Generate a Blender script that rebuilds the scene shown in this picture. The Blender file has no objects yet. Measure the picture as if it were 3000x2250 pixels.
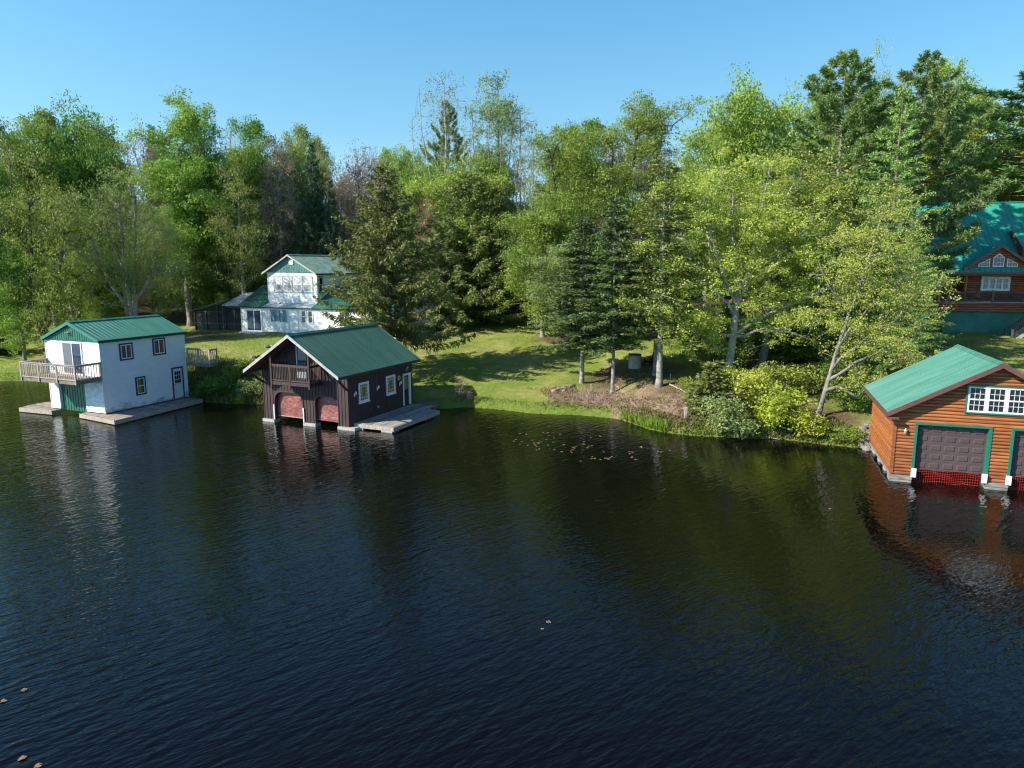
import bpy, math, random
import numpy as np
from mathutils import Vector, Matrix
C = bpy.context.scene.collection
R = math.radians
# ------------------------------------------------------------------ camera geometry (used to read real positions)
F, TH, CH = 2080.0, R(9.45), 9.6
_c, _s = math.cos(TH), math.sin(TH)
def ray(u, v):
    x = (u-1500)/F; y = (1125-v)/F
    return (x, _c+_s*y, -_s+_c*y)
def atz(u, v, z=0.0):
    d = ray(u, v); t = (z-CH)/d[2]
    return (d[0]*t, d[1]*t)
def aty(u, v, Y):
    d = ray(u, v); t = Y/d[1]
    return (d[0]*t, Y, CH+d[2]*t)
def row_z(v, Y):
    d = ray(1500, v); return CH+d[2]*Y/d[1]

SHORE = [(-900,150),(-300,95),(-140,72),(-80,66),(-55,61),(-43.2,59.1),(-41.3,59.3),(-35,57.5),(-30,54.5),(-26.5,52.2),(-23.1,50.2),(-20.8,49.4),
 (-19.3,49.0),(-17.4,48.8),(-14,48.9),(-9.5,48.2),(-6,47.4),(-4.6,47.3),(-3.2,47.95),(-1.1,47.24),(1.4,45.8),(4.6,45.2),(6.8,44.1),(8.2,41.2),(9.1,40.3),
 (10.7,39.5),(13.5,39.0),(15.2,38.7),(17,37.6),(18.4,36.9),(19.3,36.6),(22,37),(27,35.5),(34,33),(50,28),(80,20),(140,5),(400,-60),(900,-150)]
_sh = np.array(SHORE, float)
def shore_dist(x, y):
    x = np.asarray(x, float); y = np.asarray(y, float)
    best = np.full(x.shape, 1e9)
    for a, b in zip(_sh[:-1], _sh[1:]):
        ab = b-a; t = np.clip(((x-a[0])*ab[0]+(y-a[1])*ab[1])/(ab@ab), 0, 1)
        best = np.minimum(best, np.hypot(x-a[0]-t*ab[0], y-a[1]-t*ab[1]))
    return np.where(y > np.interp(x, _sh[:,0], _sh[:,1]), best, -best)
def smooth(t):
    t = np.clip(t, 0, 1); return t*t*(3-2*t)
def terrain(x, y):
    x = np.asarray(x, float); y = np.asarray(y, float)
    d = shore_dist(x, y)
    b = smooth((x+37)/6)*smooth((-9-x)/5)
    dp = np.maximum(d, 0)
    steep = 2.3*smooth(dp/3.4)+.04*np.clip(dp-3.4, 0, 60)
    gentle = .38*smooth(dp/.9)+.118*np.minimum(dp, 21)+.05*np.clip(dp-21, 0, 45)
    gentle = gentle+.65*smooth(dp/2.4)*smooth((x-6.5)/3)*smooth((18.5-x)/3)
    z = steep*b+gentle*(1-b)
    z = z+.035*np.clip(d-66, 0, 250)
    z = z+(.07*np.sin(x*.9+1.3*np.sin(y*.5))*np.sin(y*.8+.6*np.sin(x*.7))+.03*np.sin(x*2.7+y)*np.sin(y*2.1-x))*smooth(dp/3)
    return np.where(d > 0, z, np.maximum(.55*d, -3.0))
def tz(x, y): return float(terrain(np.array([x]), np.array([y]))[0])
def gp(u, v, lo=20, hi=140):
    """point of the ground seen along a line of sight"""
    d = ray(u, v); Y = np.linspace(lo, hi, 4000)
    X = d[0]/d[1]*Y; Z = CH+d[2]/d[1]*Y
    k = np.argmax(Z < np.maximum(terrain(X, Y), 0))
    return float(X[k]), float(Y[k]), float(max(terrain(X[k:k+1], Y[k:k+1])[0], 0))

# ------------------------------------------------------------------ materials
def mat(name, c1, c2=None, scale=3.0, rough=.6, bump=0.0, stretch=(1,1,1), metal=0.0, spec=.5, detail=5, lo=.35, hi=.65, tone=0.0, bscale=None):
    m = bpy.data.materials.new(name); m.use_nodes = True
    nt = m.node_tree; b = nt.nodes['Principled BSDF']
    b.inputs['Roughness'].default_value = rough; b.inputs['Metallic'].default_value = metal
    b.inputs['Specular IOR Level'].default_value = spec
    c1 = (*c1, 1)
    if c2 is None: b.inputs['Base Color'].default_value = c1
    tc = nt.nodes.new('ShaderNodeTexCoord'); mp = nt.nodes.new('ShaderNodeMapping')
    mp.inputs['Scale'].default_value = stretch; nt.links.new(tc.outputs['Object'], mp.inputs[0])
    if c2 is not None:
        n = nt.nodes.new('ShaderNodeTexNoise'); n.inputs['Scale'].default_value = scale; n.inputs['Detail'].default_value = detail
        nt.links.new(mp.outputs[0], n.inputs[0])
        r = nt.nodes.new('ShaderNodeMapRange'); r.inputs[1].default_value = lo; r.inputs[2].default_value = hi
        nt.links.new(n.outputs[0], r.inputs[0])
        x = nt.nodes.new('ShaderNodeMix'); x.data_type = 'RGBA'
        x.inputs[6].default_value = c1; x.inputs[7].default_value = (*c2, 1)
        nt.links.new(r.outputs[0], x.inputs[0]); nt.links.new(x.outputs[2], b.inputs['Base Color'])
        m['mix'] = x.name
        if tone:   # boards, logs and planks each a little lighter or darker than the next
            at = nt.nodes.new('ShaderNodeAttribute'); at.attribute_name = 'rnd'
            tr = nt.nodes.new('ShaderNodeMapRange'); tr.inputs[3].default_value = 1-tone; tr.inputs[4].default_value = 1+tone; nt.links.new(at.outputs['Fac'], tr.inputs[0])
            vm = nt.nodes.new('ShaderNodeVectorMath'); vm.operation = 'SCALE'; nt.links.new(x.outputs[2], vm.inputs[0]); nt.links.new(tr.outputs[0], vm.inputs['Scale'])
            nt.links.new(vm.outputs[0], b.inputs['Base Color'])
    if bump:
        n2 = nt.nodes.new('ShaderNodeTexNoise'); n2.inputs['Scale'].default_value = bscale or scale*2; n2.inputs['Detail'].default_value = 4
        nt.links.new(mp.outputs[0], n2.inputs[0])
        bp = nt.nodes.new('ShaderNodeBump'); bp.inputs['Strength'].default_value = 1; bp.inputs['Distance'].default_value = bump
        nt.links.new(n2.outputs[0], bp.inputs['Height']); nt.links.new(bp.outputs[0], b.inputs['Normal'])
    return m
def leafmat(name, cols, transl=.4, rough=.55):
    """foliage: one colour per leaf drawn from cols by the leaf's own number, a little of the sun shining through"""
    m = bpy.data.materials.new(name); m.use_nodes = True; nt = m.node_tree
    b = nt.nodes['Principled BSDF']; b.inputs['Roughness'].default_value = rough; b.inputs['Specular IOR Level'].default_value = .3
    a = nt.nodes.new('ShaderNodeAttribute'); a.attribute_name = 'rnd'
    rp = nt.nodes.new('ShaderNodeValToRGB'); e = rp.color_ramp.elements
    e[0].color = (*cols[0], 1); e[1].color = (*cols[-1], 1)
    for i, c in enumerate(cols[1:-1]):
        k = e.new((i+1)/(len(cols)-1)); k.color = (*c, 1)
    nt.links.new(a.outputs['Fac'], rp.inputs[0])
    oi = nt.nodes.new('ShaderNodeObjectInfo'); hs = nt.nodes.new('ShaderNodeHueSaturation')
    mr = nt.nodes.new('ShaderNodeMapRange'); mr.inputs[3].default_value = .485; mr.inputs[4].default_value = .515
    nt.links.new(oi.outputs['Random'], mr.inputs[0]); nt.links.new(mr.outputs[0], hs.inputs['Hue'])
    nt.links.new(rp.outputs[0], hs.inputs['Color'])
    nt.links.new(hs.outputs[0], b.inputs['Base Color'])
    t = nt.nodes.new('ShaderNodeBsdfTranslucent'); nt.links.new(hs.outputs[0], t.inputs[0])
    mx = nt.nodes.new('ShaderNodeMixShader'); mx.inputs[0].default_value = transl
    nt.links.new(b.outputs[0], mx.inputs[1]); nt.links.new(t.outputs[0], mx.inputs[2])
    nt.links.new(mx.outputs[0], nt.nodes['Material Output'].inputs[0])
    return m
M = {}
M['white_siding'] = mat('white_siding', (.74,.755,.77), (.80,.81,.82), 2.5, .5, stretch=(1,1,2), tone=.07)
M['white_trim'] = mat('white_trim', (.80,.81,.82), (.72,.73,.74), 6, .45)
M['blue_trim'] = mat('blue_trim', (.012,.022,.075), (.02,.03,.09), 8, .5)
M['green_roof'] = mat('green_roof', (.019,.165,.112), (.045,.255,.178), 1.4, .36, stretch=(.3,2.5,.3), detail=8, spec=.5, lo=.3, hi=.7)
M['dark_green_roof'] = mat('dark_green_roof', (.018,.095,.066), (.045,.165,.115), 1.4, .38, stretch=(.3,2.5,.3), detail=8)
M['pale_green_roof'] = mat('pale_green_roof', (.07,.22,.16), (.22,.34,.28), 2.2, .55, stretch=(1,1,.6), detail=8)
M['bright_green_roof'] = mat('bright_green_roof', (.045,.195,.145), (.085,.27,.205), 1.4, .4, stretch=(.3,2.5,.3), detail=8)
M['green_board'] = mat('green_board', (.012,.13,.085), (.02,.165,.105), 4, .5, stretch=(3,3,.5))
M['dark_green_edge'] = mat('dark_green_edge', (.01,.045,.04), (.015,.06,.05), 4, .5)
M['green_trim'] = mat('green_trim', (.015,.16,.10), (.02,.19,.12), 5, .45)
M['teal_gable'] = mat('teal_gable', (.06,.20,.20), (.09,.25,.24), 5, .55, stretch=(3,3,.5))
M['deck_wood'] = mat('deck_wood', (.22,.18,.135), (.38,.32,.26), 5, .75, bump=.004, stretch=(1,.4,1), detail=8, tone=.3)
M['rail_wood'] = mat('rail_wood', (.33,.28,.23), (.47,.41,.35), 7, .7, stretch=(1,1,.4))
M['grey_wood'] = mat('grey_wood', (.17,.155,.135), (.40,.375,.33), 5, .75, bump=.006, stretch=(3,.3,1), detail=8, tone=.45)
M['dark_brown'] = mat('dark_brown', (.040,.024,.024), (.072,.044,.042), 6, .7, bump=.004, stretch=(2,2,.3), detail=6)
M['brown_rail'] = mat('brown_rail', (.05,.03,.028), (.085,.055,.048), 6, .65)
M['grey_barge'] = mat('grey_barge', (.36,.34,.33), (.50,.49,.48), 5, .7)
M['soffit'] = mat('soffit', (.22,.11,.045), (.30,.16,.07), 4, .6, stretch=(.4,3,1))
M['tarp'] = mat('tarp', (.21,.065,.055), (.29,.10,.085), 2, .45, bump=.012, bscale=5, detail=3)
M['plastic'] = mat('plastic', (.48,.58,.68), (.72,.78,.84), 3, .35, bump=.03, bscale=5)
M['glass'] = mat('glass', (.016,.018,.022), None, rough=.04, spec=.7)
M['blue_glass'] = mat('blue_glass', (.02,.03,.06), (.04,.055,.10), 1.5, .06, spec=.7)
M['screen'] = mat('screen', (.006,.007,.010), (.016,.018,.024), 2, .5)
M['curtain_red'] = mat('curtain_red', (.16,.05,.045), (.28,.12,.10), 6, .8, stretch=(4,4,.5))
M['curtain_grey'] = mat('curtain_grey', (.30,.38,.45), (.50,.58,.64), 5, .8, stretch=(5,5,.3))
M['curtain_gold'] = mat('curtain_gold', (.20,.15,.04), (.30,.24,.06), 5, .8)
M['blind'] = mat('blind', (.58,.58,.57), (.68,.67,.66), 5, .7)
M['concrete'] = mat('concrete', (.34,.33,.31), (.48,.47,.44), 5, .85, bump=.01)
M['log'] = mat('log', (.24,.075,.024), (.42,.155,.052), 2.2, .45, bump=.004, stretch=(.5,2,5), detail=8, tone=.22)
M['log_dark'] = mat('log_dark', (.21,.045,.017), (.33,.09,.03), 3, .45, stretch=(.6,3,3), detail=6, tone=.25)
M['log_post'] = mat('log_post', (.40,.13,.035), (.48,.18,.05), 3, .45)
M['brown_fascia'] = mat('brown_fascia', (.135,.055,.05), (.16,.07,.06), 3, .5)
M['garage'] = mat('garage', (.085,.06,.06), (.10,.07,.07), 2, .45)
M['red_mesh'] = mat('red_mesh', (.28,.018,.012), (.38,.035,.022), 3, .5)
M['dark_frame'] = mat('dark_frame', (.05,.075,.075), (.08,.11,.105), 4, .6)
M['tin_roof'] = mat('tin_roof', (.34,.40,.43), (.60,.64,.66), 3, .45, stretch=(1,.4,1), detail=8)
M['brass'] = mat('brass', (.55,.36,.06), (.65,.45,.10), 6, .5)
M['lamp_metal'] = mat('lamp_metal', (.45,.42,.36), None, rough=.4, metal=.3)
M['black_iron'] = mat('black_iron', (.015,.014,.014), (.03,.026,.024), 5, .6)
M['door_white'] = mat('door_white', (.66,.68,.70), (.74,.75,.77), 3, .45)
M['found_green'] = mat('found_green', (.018,.14,.11), (.03,.20,.15), 1.3, .6, detail=7)
M['cabin_roof'] = mat('cabin_roof', (.03,.30,.215), (.04,.35,.25), 1.0, .35)
M['bark_grey'] = mat('bark_grey', (.13,.12,.105), (.30,.28,.25), 6, .9, bump=.02, stretch=(1,1,.25), detail=6)
M['bark_pale'] = mat('bark_pale', (.26,.235,.21), (.44,.41,.37), 6, .85, bump=.015, stretch=(1,1,.3), detail=6)
M['bark_dark'] = mat('bark_dark', (.055,.046,.038), (.13,.11,.09), 6, .9, bump=.02, stretch=(1,1,.25), detail=6)
M['bark_brown'] = mat('bark_brown', (.14,.10,.075), (.24,.18,.14), 6, .9, bump=.02, stretch=(1,1,.25), detail=6)
M['bark_fir'] = mat('bark_fir', (.15,.14,.125), (.40,.385,.36), 4, .85, bump=.01, stretch=(1,1,1), detail=7)
M['rock'] = mat('rock', (.14,.125,.115), (.33,.30,.28), 4, .85, bump=.02)
M['drift'] = mat('drift', (.34,.27,.22), (.52,.45,.39), 5, .8, stretch=(3,3,.4))
M['lily'] = mat('lily', (.16,.10,.05), (.27,.185,.09), 8, .5)
def stain_siding():
    """white clapboards with grey mould creeping up from the bottom boards"""
    m = M['white_siding'].copy(); m.name = 'mouldy_siding'; nt = m.node_tree; b = nt.nodes['Principled BSDF']
    mix = nt.nodes[m['mix']]
    tc = nt.nodes.new('ShaderNodeTexCoord'); sp = nt.nodes.new('ShaderNodeSeparateXYZ'); nt.links.new(tc.outputs['Object'], sp.inputs[0])
    mp = nt.nodes.new('ShaderNodeMapping'); mp.inputs['Scale'].default_value = (1,1,3); nt.links.new(tc.outputs['Object'], mp.inputs[0])
    n = nt.nodes.new('ShaderNodeTexNoise'); n.inputs['Scale'].default_value = 1.7; n.inputs['Detail'].default_value = 9; n.inputs['Roughness'].default_value = .7
    nt.links.new(mp.outputs[0], n.inputs[0])
    r = nt.nodes.new('ShaderNodeMapRange'); r.inputs[1].default_value = 1.55; r.inputs[2].default_value = .45; r.inputs[3].default_value = -.35; r.inputs[4].default_value = .12
    nt.links.new(sp.outputs[2], r.inputs[0])
    ad = nt.nodes.new('ShaderNodeMath'); ad.operation = 'ADD'; nt.links.new(n.outputs[0], ad.inputs[0]); nt.links.new(r.outputs[0], ad.inputs[1])
    r2 = nt.nodes.new('ShaderNodeMapRange'); r2.inputs[1].default_value = .52; r2.inputs[2].default_value = .68; r2.inputs[4].default_value = .75
    nt.links.new(ad.outputs[0], r2.inputs[0])
    x = nt.nodes.new('ShaderNodeMix'); x.data_type = 'RGBA'; x.inputs[7].default_value = (.13,.13,.14,1)
    nt.links.new(r2.outputs[0], x.inputs[0]); nt.links.new(mix.outputs[2], x.inputs[6]); nt.links.new(x.outputs[2], b.inputs['Base Color'])
    return m
M['mouldy_siding'] = stain_siding()

# ------------------------------------------------------------------ mesh helpers
class MB:
    def __init__(s, X=None): s.v = []; s.f = []; s.X = X; s.r = []; s.cur = None
    def p(s, q):
        if s.X is not None: q = s.X(*q)
        s.v.append(tuple(q)); return len(s.v)-1
    def face(s, pts): s.f.append([s.p(q) for q in pts]); s.mark()
    def mark(s):
        if s.cur is not None: s.r += [s.cur]*(len(s.f)-len(s.r))
    def solid(s, bot, top):
        """prism between two matching polygons"""
        n = len(bot); b = [s.p(q) for q in bot]; t = [s.p(q) for q in top]
        s.f.append(b[::-1]); s.f.append(t)
        for i in range(n): s.f.append([b[i], b[(i+1)%n], t[(i+1)%n], t[i]])
        s.mark()
    def box(s, a, b):
        (x0,y0,z0),(x1,y1,z1) = a, b
        s.solid([(x0,y0,z0),(x1,y0,z0),(x1,y1,z0),(x0,y1,z0)], [(x0,y0,z1),(x1,y0,z1),(x1,y1,z1),(x0,y1,z1)])
    def bar(s, p, q, w, h=None):
        """square bar from p to q"""
        p = Vector(p); q = Vector(q); d = (q-p).normalized(); h = h or w
        a = d.cross(Vector((0,0,1)));
        if a.length < .01: a = Vector((1,0,0))
        a.normalize(); b = a.cross(d).normalized()
        k = [(-1,-1),(1,-1),(1,1),(-1,1)]
        s.solid([p+a*i*w/2+b*j*h/2 for i,j in k], [q+a*i*w/2+b*j*h/2 for i,j in k])
    def tube(s, pts, rad, n=8):
        pts = [Vector(p) for p in pts]; rings = []
        for i, p in enumerate(pts):
            d = (pts[min(i+1,len(pts)-1)]-pts[max(i-1,0)]).normalized()
            a = d.cross(Vector((0,1,0)) if abs(d.z) > .7 else Vector((0,0,1))).normalized(); b = d.cross(a)
            r = rad[i] if isinstance(rad, (list,tuple)) else rad
            rings.append([s.p(p+(a*math.cos(2*math.pi*k/n)+b*math.sin(2*math.pi*k/n))*r) for k in range(n)])
        for r0, r1 in zip(rings[:-1], rings[1:]):
            for k in range(n): s.f.append([r0[k], r0[(k+1)%n], r1[(k+1)%n], r1[k]])
        s.f.append(rings[0][::-1]); s.f.append(rings[-1])
    def build(s, name, m, parent=None, smooth=False):
        me = bpy.data.meshes.new(name); me.from_pydata(s.v, [], s.f); me.materials.append(m)
        me.update()
        if s.r and len(s.r) == len(me.polygons):
            a = me.attributes.new('rnd', 'FLOAT', 'FACE'); a.data.foreach_set('value', np.array(s.r, np.float32))
        import bmesh
        bm = bmesh.new(); bm.from_mesh(me); bmesh.ops.recalc_face_normals(bm, faces=bm.faces); bm.to_mesh(me); bm.free()
        if smooth: me.polygons.foreach_set('use_smooth', [True]*len(me.polygons))
        o = bpy.data.objects.new(name, me); C.objects.link(o)
        if parent is not None: o.parent = parent
        return o
def tag(o, label=None, cat=None, group=None, kind=None):
    if label: o['label'] = label
    if cat: o['category'] = cat
    if group: o['group'] = group
    if kind: o['kind'] = kind
    return o
def thing(name, label, cat, loc=(0,0,0), rot=0.0, group=None):
    o = bpy.data.objects.new(name, None); C.objects.link(o); o.empty_display_size = .3
    o.location = loc; o.rotation_euler = (0,0,rot)
    return tag(o, label, cat, group)
def part(name, parent):
    o = bpy.data.objects.new(name, None); C.objects.link(o); o.parent = parent; o.empty_display_size = .2
    return o
def dup(o, parent, loc=None):
    c = o.copy(); C.objects.link(c); c.parent = parent
    if loc is not None: c.location = loc
    return c
def front(y): return lambda u, v, n: (u, y-n, v)       # wall facing local -y
def side(x): return lambda u, v, n: (x+n, u, v)        # wall facing local +x
def lside(x): return lambda u, v, n: (x-n, u, v)       # wall facing local -x
def back(y): return lambda u, v, n: (u, y+n, v)
def cut(a, b, holes, z0, z1):
    """interval a..b minus the holes that reach between z0 and z1"""
    out = [(a, b)]
    for (u0, u1, v0, v1) in holes:
        if v1 <= z0+.01 or v0 >= z1-.01: continue
        new = []
        for (p, q) in out:
            if u0 > p: new.append((p, min(q, u0)))
            if u1 < q: new.append((max(p, u1), q))
        out = [(p, q) for p, q in new if q-p > .005]
    return out
def lap(mb, z0, z1, course, lim, holes=(), d=.018, rnd=False):
    """lapped boards (or half-round logs) as rows between z0 and z1; lim(z) gives the ends of a row"""
    n = max(1, round((z1-z0)/course)); h = (z1-z0)/n
    for i in range(n):
        a, b = z0+i*h, z0+(i+1)*h
        l0, l1 = lim(a), lim(b)
        if l0[1]-l0[0] < .02: continue
        for (p, q) in cut(l0[0], l0[1], holes, a, b):
            mb.cur = random.Random(i*7.31+p*3.7+z0).random()
            P = l1[0] if p == l0[0] else p; Q = l1[1] if q == l0[1] else q
            if Q < P: P = Q = (P+Q)/2
            if rnd:
                prof = [(0,0),(.12,.55),(.35,.95),(.65,.95),(.88,.55),(1,0)]
            else:
                prof = [(0,0),(.001,1),(1,.02)]
            pts = [(a+h*t, d*k) for t, k in prof]
            for (za, na), (zb, nb) in zip(pts[:-1], pts[1:]):
                ta, tb = (za-a)/h, (zb-a)/h
                mb.face([(p+(P-p)*ta, za, na), (q+(Q-q)*ta, za, na), (q+(Q-q)*tb, zb, nb), (p+(P-p)*tb, zb, nb)])
def slope(mb, e, r, y0, y1, th=.05, rib=.3, rh=.028, rw=.05, ribs=True):
    """one roof slope: e=(x,z) at the eave, r=(x,z) at the ridge, ribbed sheet on a slab"""
    d = Vector((r[0]-e[0], 0, r[1]-e[1])); L = d.length; d.normalize()
    n = Vector((-d.z, 0, d.x)) if d.x > 0 else Vector((d.z, 0, -d.x))
    E = Vector((e[0],0,e[1])); P = Vector((r[0],0,r[1]))
    def q(base, y, k): v = base+n*k; return (v.x, y, v.z)
    mb.solid([q(E,y0,-th), q(P,y0,-th), q(P,y1,-th), q(E,y1,-th)], [q(E,y0,0), q(P,y0,0), q(P,y1,0), q(E,y1,0)])
    if ribs:
        k = max(2, round((y1-y0)/rib))
        for i in range(k+1):
            y = y0+rw*.6+(y1-y0-rw*1.2)*i/k
            mb.face([q(E,y-rw/2,.001), q(P,y-rw/2,.001), q(P,y-rw/4,rh), q(E,y-rw/4,rh)])
            mb.face([q(E,y-rw/4,rh), q(P,y-rw/4,rh), q(P,y+rw/4,rh), q(E,y+rw/4,rh)])
            mb.face([q(E,y+rw/4,rh), q(P,y+rw/4,rh), q(P,y+rw/2,.001), q(E,y+rw/2,.001)])
            mb.face([q(E,y-rw/2,.001), q(E,y-rw/4,rh), q(E,y+rw/4,rh), q(E,y+rw/2,.001)])
def gable_roof(parent, m, xl, xa, xr, zE, zr, y0, y1, rib=.3, trim=None, fas=.16, edge=None, th=.05, rh=.022, rw=.045):
    mb = MB(); slope(mb, (xl,zE), (xa,zr), y0, y1, th, rib, rh, rw); slope(mb, (xr,zE), (xa,zr), y0, y1, th, rib, rh, rw)
    rf = mb.build('roof', m, parent)
    c = MB()
    for sx, xe in ((-1,xl),(1,xr)):
        k = (zr-zE)/abs(xa-xe); w = .18
        c.solid([(xa,y0-.01,zr+.036),(xa+sx*w,y0-.01,zr+.036-k*w),(xa+sx*w,y1+.01,zr+.036-k*w),(xa,y1+.01,zr+.036)],
                [(xa,y0-.01,zr+.06),(xa+sx*w,y0-.01,zr+.06-k*w),(xa+sx*w,y1+.01,zr+.06-k*w),(xa,y1+.01,zr+.06)])
    c.build('ridge_cap', m, rf)
    if trim:
        for y in (y0, y1):
            t = MB(); s_ = -1 if y == y0 else 1
            for xe in (xl, xr):
                f = 0 if xe < xa else 0
                t.solid([(xe,y+s_*.004,zE-fas),(xa,y+s_*.004,zr-fas),(xa,y+s_*.004,zr+.02),(xe,y+s_*.004,zE+.02)],
                        [(xe,y+s_*.04,zE-fas),(xa,y+s_*.04,zr-fas),(xa,y+s_*.04,zr+.02),(xe,y+s_*.04,zE+.02)])
            t.build('barge_board', trim, rf)
        t = MB()
        for sx, xe in ((-1,xl),(1,xr)):
            t.box((xe+min(0,sx*.03)+sx*.004, y0, zE-fas), (xe+max(0,sx*.03)+sx*.004, y1, zE-.008))
        t.build('fascia', edge or trim, rf)
    return rf
def window(parent, X, u0, u1, v0, v1, trim=None, tw=.1, frame=None, fw=.05, mull=1, cross=0, glass=None, curtain=None, name='window', grid=None, deep=.03, cside=None, pz=.024):
    """pane (the window itself) with outer trim, sash bars and perhaps a curtain, on wall X"""
    pane = MB(X); pz = max(pz, deep*.5); deep = max(deep, pz+.012); pane.box((u0+.01,v0+.01,0), (u1-.01,v1-.01,pz)); o = pane.build(name, glass or M['glass'], parent)
    if trim:
        t = MB(X); w = tw
        t.box((u0-w,v1,.0),(u1+w,v1+w,deep+.015)); t.box((u0-w,v0-w,.0),(u1+w,v0,deep+.02))
        t.box((u0-w,v0,.0),(u0,v1,deep+.012)); t.box((u1,v0,.0),(u1+w,v1,deep+.012)); t.build('trim', trim, o)
    if frame:
        s = MB(X); w = fw
        s.box((u0,v0,.002),(u1,v0+w,deep)); s.box((u0,v1-w,.002),(u1,v1,deep)); s.box((u0,v0+w,.002),(u0+w,v1-w,deep)); s.box((u1-w,v0+w,.002),(u1,v1-w,deep))
        for i in range(mull):
            u = u0+(u1-u0)*(i+1)/(mull+1); s.box((u-w*.6,v0+w,.002),(u+w*.6,v1-w,deep-.003))
        for i in range(cross):
            v = v0+(v1-v0)*(i+1)/(cross+1); s.box((u0+w,v-w*.45,.002),(u1-w,v+w*.45,deep-.006))
        if grid:
            for (a0,a1,b0,b1,nu,nv) in grid:
                g = .018
                for i in range(1,nu): u = a0+(a1-a0)*i/nu; s.box((u-g/2,b0,.003),(u+g/2,b1,deep-.008))
                for i in range(1,nv): v = b0+(b1-b0)*i/nv; s.box((a0,v-g/2,.003),(a1,v+g/2,deep-.0095))
        s.build('sash', frame, o)
    if curtain:
        cu = MB(X); a, b = cside or (0,1); ua = u0+(u1-u0)*a; ub = u0+(u1-u0)*b; n = max(6, int((ub-ua)/.05))
        for i in range(n):
            x0 = ua+(ub-ua)*i/n; x1 = ua+(ub-ua)*(i+1)/n; k = pz+.002
            cu.face([(x0,v0+.02,k+.004*(i%2)),(x1,v0+.02,k+.004*((i+1)%2)),(x1,v1-.02,k+.004*((i+1)%2)),(x0,v1-.02,k+.004*(i%2))])
        cu.build('curtain', curtain, o)
    return o
def railing(parent, p, q, zb, zt, m, n, w=.035, gap=.08, capw=.13, posts=(), post=.09, ext=.12):
    """handrail and bottom rail as one mesh, each baluster and post its own"""
    a = Vector((p[0],p[1],0)); b = Vector((q[0],q[1],0))
    r = MB(); r.bar(a+Vector((0,0,zt-.02)), b+Vector((0,0,zt-.02)), capw, .04)
    r.bar(a+Vector((0,0,zt-.09)), b+Vector((0,0,zt-.09)), .04, .08); r.bar(a+Vector((0,0,zb+gap)), b+Vector((0,0,zb+gap)), .04, .07)
    r.build('handrail', m, parent)
    d = (b-a); ang = math.atan2(d.y, d.x); proto = None
    for i in range(n):
        c = a+d*((i+.5)/n)
        if proto is None:
            k = MB(); k.box((-w/2,-w/2,zb+gap+.036),(w/2,w/2,zt-.131)); proto = k.build('baluster', m, parent)
            proto.location = c; proto.rotation_euler = (0,0,ang)
        else: dup(proto, parent, c)
    for t in posts:
        c = a+d*t; k = MB(); k.box((-post/2,-post/2,zb-ext),(post/2,post/2,zt+.012)); o = k.build('post', m, parent); o.location = c; o.rotation_euler = (0,0,ang)
from mathutils.noise import noise as mnoise
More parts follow.
